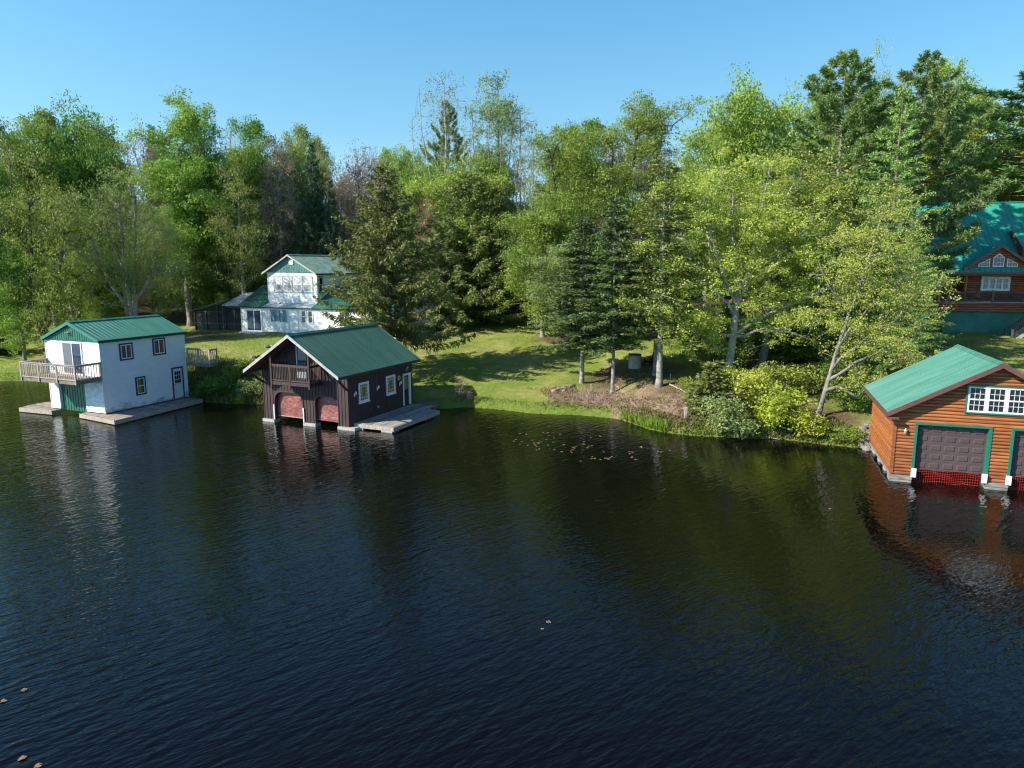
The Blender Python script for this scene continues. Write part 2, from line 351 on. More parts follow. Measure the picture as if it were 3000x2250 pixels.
# ================================================================== WHITE BOATHOUSE
M['old_wood'] = mat('old_wood', (.17,.16,.14), (.32,.30,.27), 5, .8, stretch=(.5,2,2))
def white_boathouse():
    W, L, ze, zb = 4.97, 6.54, 4.87, .38
    t = thing('white_boathouse', 'two storey white boathouse with green roof and wooden balcony over a green boat door', 'boathouse', (-30.33,45.97,0), R(-22.67))
    full = lambda z: (0, W)
    mb = MB(front(0)); lap(mb, zb, ze, .15, full, [(.85,3.29,-1,2.2)], .021)
    mb.face([(.85,2.2,.0),(3.29,2.2,.0),(3.29,2.2,-.25),(.85,2.2,-.25)])
    for u in (.85, 3.29): mb.face([(u,zb,0),(u,2.2,0),(u,2.2,-.25),(u,zb,-.25)])
    mb.build('front_wall', M['white_siding'], t)
    mb = MB(side(W)); lap(mb, zb, ze+.1, .15, lambda z:(0,L), [], .013); mb.build('side_wall', M['mouldy_siding'], t)
    mb = MB(lside(0)); lap(mb, zb, ze+.1, .15, lambda z:(0,L), [], .013); mb.build('side_wall', M['white_siding'], t)
    mb = MB(back(L)); mb.face([(0,zb,0),(W,zb,0),(W,ze,0),(W/2,6.0,0),(0,ze,0)]); mb.build('back_wall', M['white_siding'], t)
    for (x, y) in ((0,0),(W,0),(W,L),(0,L)):
        k = MB(); k.box((x-.035,y-.035,zb-.03),(x+.035,y+.035,ze+.05)); k.build('corner_board', M['white_trim'], t)
    # green gable
    g = MB(front(.0)); g.solid([(.0,ze+.01,.0),(W,ze+.01,.0),(W,ze+.08,.0),(W/2,6.02,.0),(.0,ze+.08,.0)], [(.0,ze+.01,.03),(W,ze+.01,.03),(W,ze+.08,.03),(W/2,6.02,.03),(.0,ze+.08,.03)])
    for i in range(1, 24):
        u = W*i/24; top = ze+.02+(1.13)*(1-abs(u-W/2)/(W/2))
        if top > ze+.06: g.box((u-.018,ze+.012,.028),(u+.018,top,.05))
    g.build('gable_panel', M['green_board'], t)
    gable_roof(t, M['green_roof'], -.157, W/2, W+.157, 5.016, 6.10, -.16, L+.13, rib=.31, rh=.014, rw=.04, trim=M['green_roof'], edge=M['dark_green_edge'], fas=.17)
    lamp = MB(); lamp.tube([(2.36,-.03,5.42),(2.36,-.12,5.42)], .05, 8)
    for s in (-1,1): lamp.tube([(2.36+s*.03,-.1,5.42),(2.36+s*.13,-.2,5.36)], [.03,.065], 8)
    lamp.build('floodlight', M['lamp_metal'], t)
    # boat door
    d = MB(front(.2)); d.box((.85,.28,0),(3.29,2.2,.02))
    for i in range(1, 10): u = .85+2.44*i/10; d.box((u-.02,.285,.018),(u+.02,2.195,.045))
    d.build('boat_door', M['green_board'], t)
    pn = MB(front(0)); N = 10; P = [[(3.36+1.58*i/N, .78+1.52*j/N, .03+.018*math.sin(i*1.7+j*.9)+.012*math.sin(j*2.3-i)) for j in range(N+1)] for i in range(N+1)]
    for i in range(N):
        for j in range(N): pn.face([P[i][j],P[i+1][j],P[i+1][j+1],P[i][j+1]])
    pn.build('plastic_sheet', M['plastic'], t, True)
    # sliding door upstairs
    sd = window(t, front(0), 1.62, 3.34, 2.76, 4.78, trim=M['white_trim'], tw=.05, frame=M['white_trim'], fw=.05, mull=1, glass=M['blue_glass'], name='sliding_door', deep=.05)
    sc = MB(front(0)); sc.box((1.68,2.82,.0255),(2.44,4.72,.034)); sc.build('insect_screen', M['screen_grey'], sd)
    for (u0,u1,v0,v1) in ((1.44,2.25,3.66,4.58),(3.97,4.81,3.70,4.68)):
        w = window(t, side(W), u0, u1, v0, v1, trim=M['blue_trim'], tw=.09, frame=M['white_trim'], fw=.06, mull=1, curtain=M['curtain_red'], cside=(.1,.38) , deep=.045)
        c2 = MB(side(W)); a = u0+(u1-u0)*.62; b = u0+(u1-u0)*.93
        for i in range(6):
            x0 = a+(b-a)*i/6; x1 = a+(b-a)*(i+1)/6; c2.face([(x0,v0+.02,.027+.004*(i%2)),(x1,v0+.02,.027+.004*((i+1)%2)),(x1,v1-.02,.027+.004*((i+1)%2)),(x0,v1-.02,.027+.004*(i%2))])
        c2.build('curtain', M['curtain_red'], w)
    w = window(t, side(W), 2.41, 3.0, 1.22, 2.26, trim=M['blue_trim'], tw=.09, frame=M['white_trim'], fw=.055, mull=0, cross=1, deep=.045, curtain=M['curtain_gold'], cside=(.1,.55))
    # entry door
    dr = MB(side(W)); dr.box((5.34,.46,.0),(6.12,2.5,.03)); dr = dr.build('entry_door', M['door_white'], t)
    x = MB(side(W)); x.box((5.25,.42,.0),(5.34,2.6,.055)); x.box((6.12,.42,.0),(6.21,2.6,.055)); x.box((5.34,2.5,.0),(6.12,2.6,.055)); x.build('trim', M['blue_trim'], dr)
    x = MB(side(W))
    for i in range(3):
        for j in range(3): x.box((5.48+.175*i,1.47+.29*j,.026),(5.48+.175*i+.145,1.47+.29*j+.25,.036))
    x.build('pane', M['glass'], dr)
    x = MB(side(W)); x.tube([(5.41,1.38,.03),(5.41,1.38,.08)], .03, 8); x.build('handle', M['black_iron'], dr)
    # balcony
    b = part('balcony', t); D = 1.68
    k = MB(); n = 12
    for i in range(n): k.cur = (i*.37)%1; k.box((-.03,-D+D*i/n+.004,2.66),(W+.0,-D+D*(i+1)/n-.006 if i<n-1 else -.02,2.70))
    k.build('floor', M['deck_wood'], b)
    k = MB(); k.box((-.04,-D-.04,2.45),(W+.02,-D,2.655)); k.box((-.04,-D,2.46),(.0,-.02,2.655)); k.box((W-.04,-D,2.46),(W+.01,-.05,2.655))
    for i in range(1,8): k.box((W*i/8-.02,-D+.002,2.47),(W*i/8+.02,-.03,2.64))
    k.build('joist_frame', M['deck_wood'], b)
    railing(b, (0,-D-.06), (W,-D-.06), 2.66, 3.66, M['rail_wood'], 30, posts=(0,.333,.667,1), ext=.2)
    railing(b, (W,-D), (W,-.06), 2.66, 3.66, M['rail_wood'], 9, posts=(1,))
    railing(b, (0,-D), (0,-.06), 2.66, 3.66, M['rail_wood'], 9, posts=(1,))
    # deck at the back, bridging to the bank
    b = part('back_deck', t); k = MB(); k.box((3,L+.06,2.78),(7.2,L+.8,2.83)); k.box((3,L+.04,2.6),(7.22,L+.08,2.775)); k.box((7.16,L+.08,2.6),(7.2,L+.8,2.775)); k.build('floor', M['deck_wood'], b)
    railing(b, (5.05,L+.1), (7.15,L+.1), 2.8, 3.86, M['rail_wood'], 14, posts=(.02,.5,1))
    railing(b, (7.15,L+.16), (7.15,L+.75), 2.8, 3.86, M['rail_wood'], 4, posts=(1,))

def slab(name, poly, z0, z1, m, label, cat, boards=None):
    t = thing(name, label, cat, (poly[0][0],poly[0][1],0)); ox, oy = poly[0]
    P = [(x-ox,y-oy) for x, y in poly]; mb = MB(); mb.solid([(x,y,z0) for x,y in P], [(x,y,z1-.035) for x,y in P]); mb.build('frame', M['old_wood'], t)
    rn = random.Random(len(label)); ax = R(-31); u = (math.cos(ax), math.sin(ax)); w = (-u[1], u[0])      # boards run across, parallel to the front edge
    Q = [(x*u[0]+y*u[1], x*w[0]+y*w[1]) for x, y in P]; b0 = min(q[1] for q in Q); b1 = max(q[1] for q in Q); k = MB(); b = b0
    def span(v):
        xs = []
        for (p, q) in zip(Q, Q[1:]+Q[:1]):
            if (p[1]-v)*(q[1]-v) < 0: xs.append(p[0]+(q[0]-p[0])*(v-p[1])/(q[1]-p[1]))
        return (min(xs), max(xs)) if len(xs) > 1 else None
    while b < b1:
        lo, hi = b+.008, min(b+.15, b1)-.008
        s0, s1 = span(lo+.001), span(hi-.001)
        if s0 and s1:
            k.cur = rn.random(); h = rn.uniform(-.004,.004)
            c = [(s0[0],lo),(s0[1],lo),(s1[1],hi),(s1[0],hi)]; c = [(a*u[0]+d*w[0], a*u[1]+d*w[1]) for a, d in c]
            k.solid([(x,y,z1-.034) for x,y in c], [(x,y,z1+h) for x,y in c])
        b += .15
    o = k.build('planking', m, t)
    return t, o, P
def k1(a, b, z): return atz(a/3.403, 850+b/3.403, z)
def docks():
    P = [k1(195,1172,.3),k1(520,1203,.3),k1(603,1190,.3),k1(540,1168,.3),k1(520,1120,.3),k1(488,1112,.3),k1(372,1130,.3),k1(285,1147,.3)]
    t, o, q = slab('floating_dock', P, .03, .3, M['deck_wood'], 'small weathered timber dock ending beside the green boat door, below the white boathouse balcony', 'dock')
    e = MB(); a, b = Vector((*q[0],0)), Vector((*q[1],0)); n = Vector((b.y-a.y,-(b.x-a.x),0)).normalized()
    e.solid([a+n*.004+Vector((0,0,.05)),b+n*.004+Vector((0,0,.05)),b+n*.05+Vector((0,0,.05)),a+n*.05+Vector((0,0,.05))],[a+n*.004+Vector((0,0,.315)),b+n*.004+Vector((0,0,.315)),b+n*.05+Vector((0,0,.315)),a+n*.05+Vector((0,0,.315))]); e.build('edge_board', M['rail_wood'], t)
    P = [k1(797,1232,.3),k1(1146,1300,.3),k1(2015,1086,.3),k1(1960,1062,.3),k1(1880,1040,.3),k1(1060,1222,.3),k1(868,1214,.3)]
    t, o, q = slab('floating_dock', P, .03, .3, M['deck_wood'], 'long grey timber dock running along the side wall of the white boathouse', 'dock')
    for i, j in ((0,1),(1,2)):
        e = MB(); a, b = Vector((*q[i],0)), Vector((*q[j],0)); n = Vector((b.y-a.y,-(b.x-a.x),0)).normalized(); d_ = (b-a).normalized()*.002
        e.solid([a+n*.004+Vector((0,0,.05)),b+n*.004+Vector((0,0,.05))-d_,b+n*.05+Vector((0,0,.05)),a+n*.05+Vector((0,0,.05))],[a+n*.004+Vector((0,0,.315)),b+n*.004+Vector((0,0,.315))-d_,b+n*.05+Vector((0,0,.315)),a+n*.05+Vector((0,0,.315))]); e.build('edge_board', M['rail_wood'], t)

# ================================================================== BROWN BOATHOUSE
def brown_boathouse():
    W, L, ze = 6.43, 7.1, 3.234
    t = thing('brown_boathouse', 'dark brown board and batten boathouse with green metal roof and two arched boat openings', 'boathouse', (-15.51,43.61,0), R(-23.74))
    xl, xa, xr, zE, zr, o, ob = -.34, 3.2, 6.72, 3.344, 5.63, 1.21, .6
    top = lambda u: zr-.1-(zr-zE)/(xa-xl)*abs(u-xa)
    ops = [(.9,3.06,1.95),(3.98,5.68,1.88)]
    def bot(u):
        for a, b, h in ops:
            if a < u < b:
                k = abs(2*(u-a)/(b-a)-1); return h-.5*(1-(1-k**4.5)**(1/1.7))
        return .18
    us = sorted(set([0,W,xa]+[a for a,b,h in ops]+[b for a,b,h in ops]+[W*i/80 for i in range(81)]+[a+(b-a)*k/28 for a,b,h in ops for k in range(29)]))
    mb = MB(front(0))
    for u, v in zip(us[:-1], us[1:]):
        if v-u < 1e-4: continue
        m_ = (u+v)/2; e = 1e-5; b0, b1 = bot(u+e), bot(v-e)
        for a, b, h in ops:
            if a <= m_ <= b:
                if abs(u-a)<1e-6: b0 = h-.5
                if abs(v-b)<1e-6: b1 = h-.5
        mb.face([(u,b0,0),(v,b1,0),(v,top(v),0),(u,top(u),0)])
        if bot(m_) > .3: mb.face([(u,b0,0),(v,b1,0),(v,b1,-.25),(u,b0,-.25)])
    for a, b, h in ops:
        for u in (a, b): mb.face([(u,.18,0),(u,h-.5,0),(u,h-.5,-.25),(u,.18,-.25)])
    nb = 27
    for i in range(nb+1):
        u = .03+(W-.06)*i/nb; b0 = max(bot(u-.025), bot(u), bot(u+.025))
        mb.box((u-.025,b0+.002,.001),(u+.025,top(u)-.02,.028))
    for a, b, h in ops:   # arch casing
        n = 24; pr = []
        for i in range(n+1):
            u = a+(b-a)*i/n; pr.append((u, bot(min(max(u,a+1e-4),b-1e-4))))
        pr = [(a,.2)]+pr+[(b,.2)]; c_ = ((a+b)/2, .9)
        for (p, q) in zip(pr[:-1], pr[1:]):
            ex = lambda s: (s[0]+(s[0]-c_[0])*.05, s[1]+max(0,(s[1]-c_[1]))*.09)
            mb.solid([(*p,.03),(*q,.03),(*ex(q),.03),(*ex(p),.03)], [(*p,.045),(*q,.045),(*ex(q),.045),(*ex(p),.045)])
    mb.build('front_wall', M['dark_brown'], t)
    mb = MB(side(W)); mb.face([(0,.2,0),(L,.2,0),(L,ze+.05,0),(0,ze+.05,0)])
    for i in range(36): u = .04+(L-.08)*i/35; mb.box((u-.02,.2,.001),(u+.02,ze+.02,.02))
    mb.build('side_wall', M['dark_brown'], t)
    mb = MB(lside(0)); mb.face([(0,.2,0),(L,.2,0),(L,ze+.05,0),(0,ze+.05,0)]); mb.build('side_wall', M['dark_brown'], t)
    mb = MB(back(L)); mb.face([(0,.2,0),(W,.2,0),(W,top(W),0),(xa,top(xa),0),(0,top(0),0)]); mb.build('back_wall', M['dark_brown'], t)
    mb = MB(); mb.box((.1,1.6,.2),(W-.1,1.65,3.2)); mb.build('dark_backing', M['black_iron'], t)  # added black sheet standing in for the unlit interior
    rf = gable_roof(t, M['dark_green_roof'], xl, xa, xr, zE, zr, -o, L+ob, rib=.235, trim=M['grey_barge'], fas=.17, edge=M['dark_brown'])
    s = MB()
    for xe in (xl, xr):
        s.solid([(xe,-o+.045,zE-.085),(xa,-o+.045,zr-.085),(xa,-.03,zr-.085),(xe,-.03,zE-.085)], [(xe,-o+.045,zE-.066),(xa,-o+.045,zr-.066),(xa,-.03,zr-.066),(xe,-.03,zE-.066)])
    s.build('soffit', M['soffit'], rf)
    for (p, q) in (((-.22,-1.08,3.28),(.06,-.03,2.5)), ((6.5,-1.08,3.22),(6.34,-.03,2.42))):
        k = MB(); k.bar(p, q, .1, .12); k.build('bracket', M['dark_brown'], t)
    # piers
    for (a, b) in ((-.08,.85),(3.1,4.02),(5.66,6.9)):
        k = MB(); k.box((a,-.12,-.6),(b,.4,.175)); k.build('pier', M['concrete'], t)
    # tarps
    rnd = random.Random(4)
    for a, b, h in ops:
        k = MB(front(.22)); nu, nv = 40, 30; ph = rnd.random()*6
        def P(i, j):
            u = a+.01+(b-a-.02)*i/nu; tp = bot(min(max(u,a+.02),b-.02))+.06; v0 = .42+.06*math.sin(i/nu*math.pi)*-1; v = v0+(tp-v0)*j/nv
            w = .07*mnoise(Vector((u*1.1+ph,v*1.3,0)))+.035*abs(mnoise(Vector((u*2.3+v*1.2+ph,v*3.2-u*.8,3))))+.012*mnoise(Vector((u*7,v*9,ph)))
            return (u, v, w)
        for i in range(nu):
            for j in range(nv): k.face([P(i,j),P(i+1,j),P(i+1,j+1),P(i,j+1)])
        tp = k.build('tarpaulin', M['tarp'], t, True)
        k = MB(); k.bar((a+.02,-.25+.0,.40),(b-.02,-.25,.37),.035,.035); 
        for v in k.v: pass
        k.v = [(x,y+.03+.42,z) for x,y,z in k.v]; k.build('bottom_bar', M['grey_barge'], tp)
    for u, v1 in ((.84,1.12),(3.12,1.08)):
        k = MB(front(0)); k.box((u-.04,.2,.03),(u+.04,v1,.08)); k.build('bumper_strip', M['white_trim'], t)
    # balcony
    b = part('balcony', t); u0, u1, D = 1.67, 4.48, 1.0
    k = MB(); k.box((u0,-D,2.76),(u1+.02,-.03,2.81)); k.box((u0-.03,-D-.05,2.60),(u1+.05,-D,2.80)); k.box((u1,-D,2.6),(u1+.05,-.03,2.755)); k.build('floor', M['dark_brown'], b)
    railing(b, (u0,-D-.03), (u1,-D-.03), 2.8, 3.84, M['brown_rail'], 24, w=.04, capw=.06, posts=(.5,), post=.07, ext=.25)
    railing(b, (u1,-D), (u1,-.05), 2.8, 3.84, M['brown_rail'], 8, w=.04, capw=.06)
    railing(b, (u0,-D), (u0,-.05), 2.8, 3.84, M['brown_rail'], 8, w=.04, capw=.06)
    for u in (u0, u1):
        k = MB(); k.box((u-.055,-D-.08,2.45),(u+.055,-D+.03,top(u)-.02)); k.build('roof_post', M['dark_brown'], b)
    # loft door
    w = window(t, front(0), 2.86, 3.5, 2.85, 4.75, trim=None, glass=M['blue_glass'], name='loft_door', deep=.07)
    k = MB(front(0)); k.box((2.76,2.82,.03),(2.855,4.86,.075)); k.box((2.86,2.82,.04),(3.5,3.3,.06)); k.build('trim', M['curtain_grey'], w)
    # side windows with leaded borders, door, lamps
    for u0 in (1.02, 3.95):
        u1 = u0+1.03; v0, v1 = 1.45, 2.66; tw = .13
        w = window(t, side(W), u0+tw, u1-tw, v0+tw, v1-tw, trim=M['white_trim'], tw=tw, glass=M['glass'], curtain=M['curtain_gold'], cside=(.2,.78), deep=.035)
        g = MB(side(W)); a0, a1, b0, b1 = u0+tw, u1-tw, v0+tw, v1-tw; q = .025; iw = .16
        for u in (a0+iw, a1-iw): g.box((u-q/2,b0,.02),(u+q/2,b1,.034))
        for v in (b0+iw, b1-iw): g.box((a0,v-q/2,.02),(a1,v+q/2,.032))
        for i in (1,2):
            v = b0+iw+(b1-b0-2*iw)*i/3; g.box((a0,v-q/2,.02),(a0+iw,v+q/2,.031)); g.box((a1-iw,v-q/2,.02),(a1,v+q/2,.031))
        u = (a0+a1)/2; g.box((u-q/2,b0,.02),(u+q/2,b0+iw,.031)); g.box((u-q/2,b1-iw,.02),(u+q/2,b1,.031))
        g.box((a0-.001,b0,.02),(a0+.025,b1,.03)); g.box((a1-.025,b0,.02),(a1+.001,b1,.03))
        g.build('muntin', M['white_trim'], w)
        g = MB(side(W)); g.box((u0-.04,v0-.05,.0),(u1+.04,v0,.09)); g.build('sill', M['white_trim'], w)
    d = MB(side(W)); d.box((6.0,.42,.0),(6.72,2.42,.015)); d = d.build('entry_door', M['black_iron'], t)
    x = MB(side(W)); x.box((5.9,.4,.0),(6.0,2.42,.06)); x.box((6.6,.4,.0),(6.83,2.42,.06)); x.box((5.87,2.42,.0),(6.87,2.54,.08)); x.build('trim', M['white_trim'], d)
    x = MB(side(W)); x.box((6.07,1.3,.012),(6.5,2.36,.022)); x.build('pane', M['glass'], d)
    x = MB(side(W)); x.box((6.1,1.45,.0225),(6.46,2.3,.026)); x.build('curtain', M['curtain_gold'], d)
    x = MB(side(W)); x.tube([(6.55,1.25,.015),(6.55,1.25,.08)], .03, 8); x.build('handle', M['brass'], d)
    for (u, v) in ((.58,2.08),(2.95,2.08),(5.5,1.98),(6.35,2.86)):
        x = MB(side(W)); x.box((u-.05,v-.16,.018),(u+.05,v+.06,.04)); x.tube([(u,v-.08,.04),(u,v-.02,.13)], .02, 6)
        x.tube([(u,v-.02,.13),(u,v+.08,.13),(u,v+.17,.13)], [.045,.065,.03], 8); x.build('wall_lamp', M['white_trim'] if v < 2.5 else M['lamp_metal'], t)
    x = MB(side(W)); x.tube([(5.42,2.36,.02),(5.42,2.36,.05)], .17, 20); dk = x.build('wall_disc', M['brass'], t)
    x = MB(side(W)); x.tube([(5.42,2.36,.051),(5.42,2.36,.056)], .075, 14); x.build('hub', M['curtain_gold'], dk)
    x = MB(side(W)); x.box((2.9,.8,.02),(3.03,.95,.07)); x.build('outlet_box', M['lamp_metal'], t)
    # its dock
    T = Matrix.Translation((-15.51,43.61,0)) @ Matrix.Rotation(R(-23.74), 4, 'Z')
    dk = thing('wooden_dock', 'weathered grey plank dock beside the side door of the dark brown boathouse', 'dock', T @ Vector((6.5,.4,0)), R(-23.74))
    k = MB(); rn = random.Random(2); x0, x1 = 0.0, 2.76; n = 19
    for i in range(n):
        a = x0+(x1-x0)*i/n; b = x0+(x1-x0)*(i+1)/n-.02
        y1 = 6.7 if a < 1.75 else (5.5 if a < 2.1 else 5.3); y0 = .08-.12*i/n
        k.cur = rn.random(); k.box((a,y0,.31+rn.uniform(-.004,.004)),(b,y1+rn.uniform(-.08,.08),.36+rn.uniform(-.008,.008)))
    k.build('planking', M['grey_wood'], dk)
    k = MB(); k.box((-.02,-.03,.1),(2.75,.035,.335)); k.box((2.772,-.12,.1),(2.82,5.3,.345)); k.build('edge_board', M['rail_wood'], dk)
    k = MB(); k.box((-.3,-.0,-.5),(.62,.6,.095)); k.box((1.9,-.02,-.5),(2.65,.7,.09)); k.box((1.8,3.8,-.5),(2.6,4.6,.09)); k.build('crib', M['concrete'], dk)
    k = MB(); k.box((.3,6.75,.36),(1.5,8.0,.42)); k.box((.32,6.8,.0),(.4,7.9,.355)); k.box((1.4,6.8,.0),(1.48,7.9,.355)); k.build('ramp', M['grey_wood'], dk)

# ================================================================== LOG BOATHOUSE
def log_boathouse():
    W, L, xa = 7.55, 6.4, 3.75
    t = thing('log_boathouse', 'orange log sided boathouse with bright green roof and brown panelled garage doors over the water', 'boathouse', (17.2,31.1,0), R(-18.7))
    xl, xr, zE, zr, o, ob = -.44, 7.94, 3.2, 5.56, .42, .45
    k = (zr-zE)/(xa-xl); top = lambda u: zr-.12-k*abs(u-xa)
    def lim(z):
        if z <= top(0): return (0, W)
        d = max(0, (zr-.12-z)/k); return (xa-d, xa+d)
    doors = [(.88,3.6),(4.55,7.2)]
    mb = MB(front(0)); lap(mb, .30, zr-.13, .152, lim, [(a-.02,b+.02,-1,2.66) for a, b in doors], .055, rnd=True)
    for a, b in doors:
        mb.face([(a-.02,2.66,.02),(b+.02,2.66,.02),(b+.02,2.66,-.3),(a-.02,2.66,-.3)])
    mb.build('front_wall', M['log'], t)
    mb = MB(lside(0)); lap(mb, .31, top(0), .152, lambda z:(0,L), [], .045, rnd=True); mb.build('side_wall', M['log'], t)
    mb = MB(side(W)); lap(mb, .31, top(0), .152, lambda z:(0,L), [], .045, rnd=True); mb.build('side_wall', M['log'], t)
    mb = MB(back(L)); mb.face([(0,.36,0),(W,.36,0),(W,top(W),0),(xa,top(xa),0),(0,top(0),0)]); mb.build('back_wall', M['log'], t)
    k_ = MB(); k_.box((-.075,-.075,.34),(.05,.05,top(0)-.04)); k_.build('corner_board', M['log'], t)
    gable_roof(t, M['bright_green_roof'], xl, xa, xr, zE, zr, -o, L+ob, rib=.2, trim=M['brown_fascia'], fas=.2, th=.04)
    e = MB(); e.box((xl+.02,-o-.04,zE-.30),(.03,-.09,zE-.205)); e.build('eave_return', M['brown_fascia'], t)
    for i, (a, b) in enumerate(doors):
        v0, v1 = .57, 2.64; d = MB(front(.2)); d.box((a,v0,0),(b,v1,.03)); nu, nv = 5, 5
        for r in range(1, 5): d.box((a,v0+(v1-v0)*r/5-.006,.0301),(b,v0+(v1-v0)*r/5+.006,.036))
        pu = (b-a)/nu; pv = (v1-v0)/nv
        for c in range(nu):
            for r in range(nv):
                x0, x1, y0, y1 = a+pu*c+.07, a+pu*(c+1)-.07, v0+pv*r+.09, v0+pv*(r+1)-.09
                q = .03
                d.solid([(x0,y0,.03),(x1,y0,.03),(x1,y1,.03),(x0,y1,.03)], [(x0+q,y0+q,.055),(x1-q,y0+q,.055),(x1-q,y1-q,.055),(x0+q,y1-q,.055)])
        d = d.build('garage_door', M['garage'], t)
        f = MB(front(0)); f.box((a-.11,.36,.0),(a,2.655,.075)); f.box((b,.36,.0),(b+.13,2.655,.075)); f.box((a-.11,2.66,.0),(b+.13,2.76,.085))
        f.box((a-.012,.3,-.21),(a-.002,2.65,-.002)); f.box((b+.002,.3,-.21),(b+.012,2.65,-.002)); f.build('door_frame', M['green_trim'], d)
        nt = MB(front(.12)); rn = random.Random(i+1); nx, ny = 30, 7
        g = [[(a+(b-a)*x/nx, -.12+.70*y/ny+.03*math.sin(x*.35+y), .05*math.sin(x*.5)+.03*math.sin(x*1.3+y)) for y in range(ny+1)] for x in range(nx+1)]
        for x in range(nx+1):
            for y in range(ny+1):
                if y < ny: nt.bar(g[x][y], g[x][y+1], .014, .01)
                if x < nx: nt.bar(g[x][y], g[x+1][y], .018, .01)
        nt.build('safety_net', M['red_mesh'], t)
    for a, b in ((-.08,.80),(3.66,4.5),(7.2,7.6)):
        c = MB(); c.box((a,-.14,-1),(b,.5,.13)); c.box((a-.01,-.17,.132),(b+.01,.5,.285)); c.build('pier', M['old_wood'], t)
    c = MB(); c.box((-.06,.5,.19),(.1,L,.30)); c.build('sill_beam', M['old_wood'], t)
    for y in (1.6,3.2,4.8): 
        c = MB(); c.box((-.02,y,-1),(.5,y+.45,.185)); c.build('pier', M['concrete'], t)
    for u in (.86, 3.6, 4.5):
        c = MB(front(.0)); c.box((u-.1,.26,.085),(u+.1,.66,.2)); c.box((u-.085,.28,.2),(u+.085,.64,.225)); c.build('bumper', M['white_trim'], t)
    l = MB(front(0)); l.tube([(.4,2.36,.04),(.4,2.36,.1)], .05, 8); l.tube([(.4,2.46,.13),(.4,2.36,.13),(.4,2.26,.13)], [.03,.075,.06], 10); l.build('wall_lamp', M['lamp_metal'], t)
    gr = []
    w = window(t, front(0), 2.66, 4.84, 3.36, 4.48, trim=M['green_trim'], tw=.06, deep=.1, glass=M['glass'], pz=.062)
    s = MB(front(0)); u0, u1, v0, v1 = 2.66, 4.84, 3.36, 4.48; s.box((u0,v0,.05),(u1,v0+.07,.1)); s.box((u0,v1-.07,.05),(u1,v1,.1)); pu = (u1-u0)/3
    for i in range(4):
        u = u0+pu*i; a = max(u0, u-.085); b = min(u1, u+.085); s.box((a,v0+.07,.05),(b,v1-.07,.098))
    for i in range(3):
        a, b = u0+pu*i+.085, u0+pu*(i+1)-.085; m_ = (v0+v1)/2; s.box((a,m_-.03,.05),(b,m_+.03,.092))
        for c in (1,2): u = a+(b-a)*c/3; s.box((u-.01,v0+.07,.05),(u+.01,v1-.07,.07))
        for q in (.25,.75): v = v0+.07+(v1-v0-.14)*q; s.box((a,v-.01,.05),(b,v+.01,.068))
    s.build('sash', M['white_trim'], w)

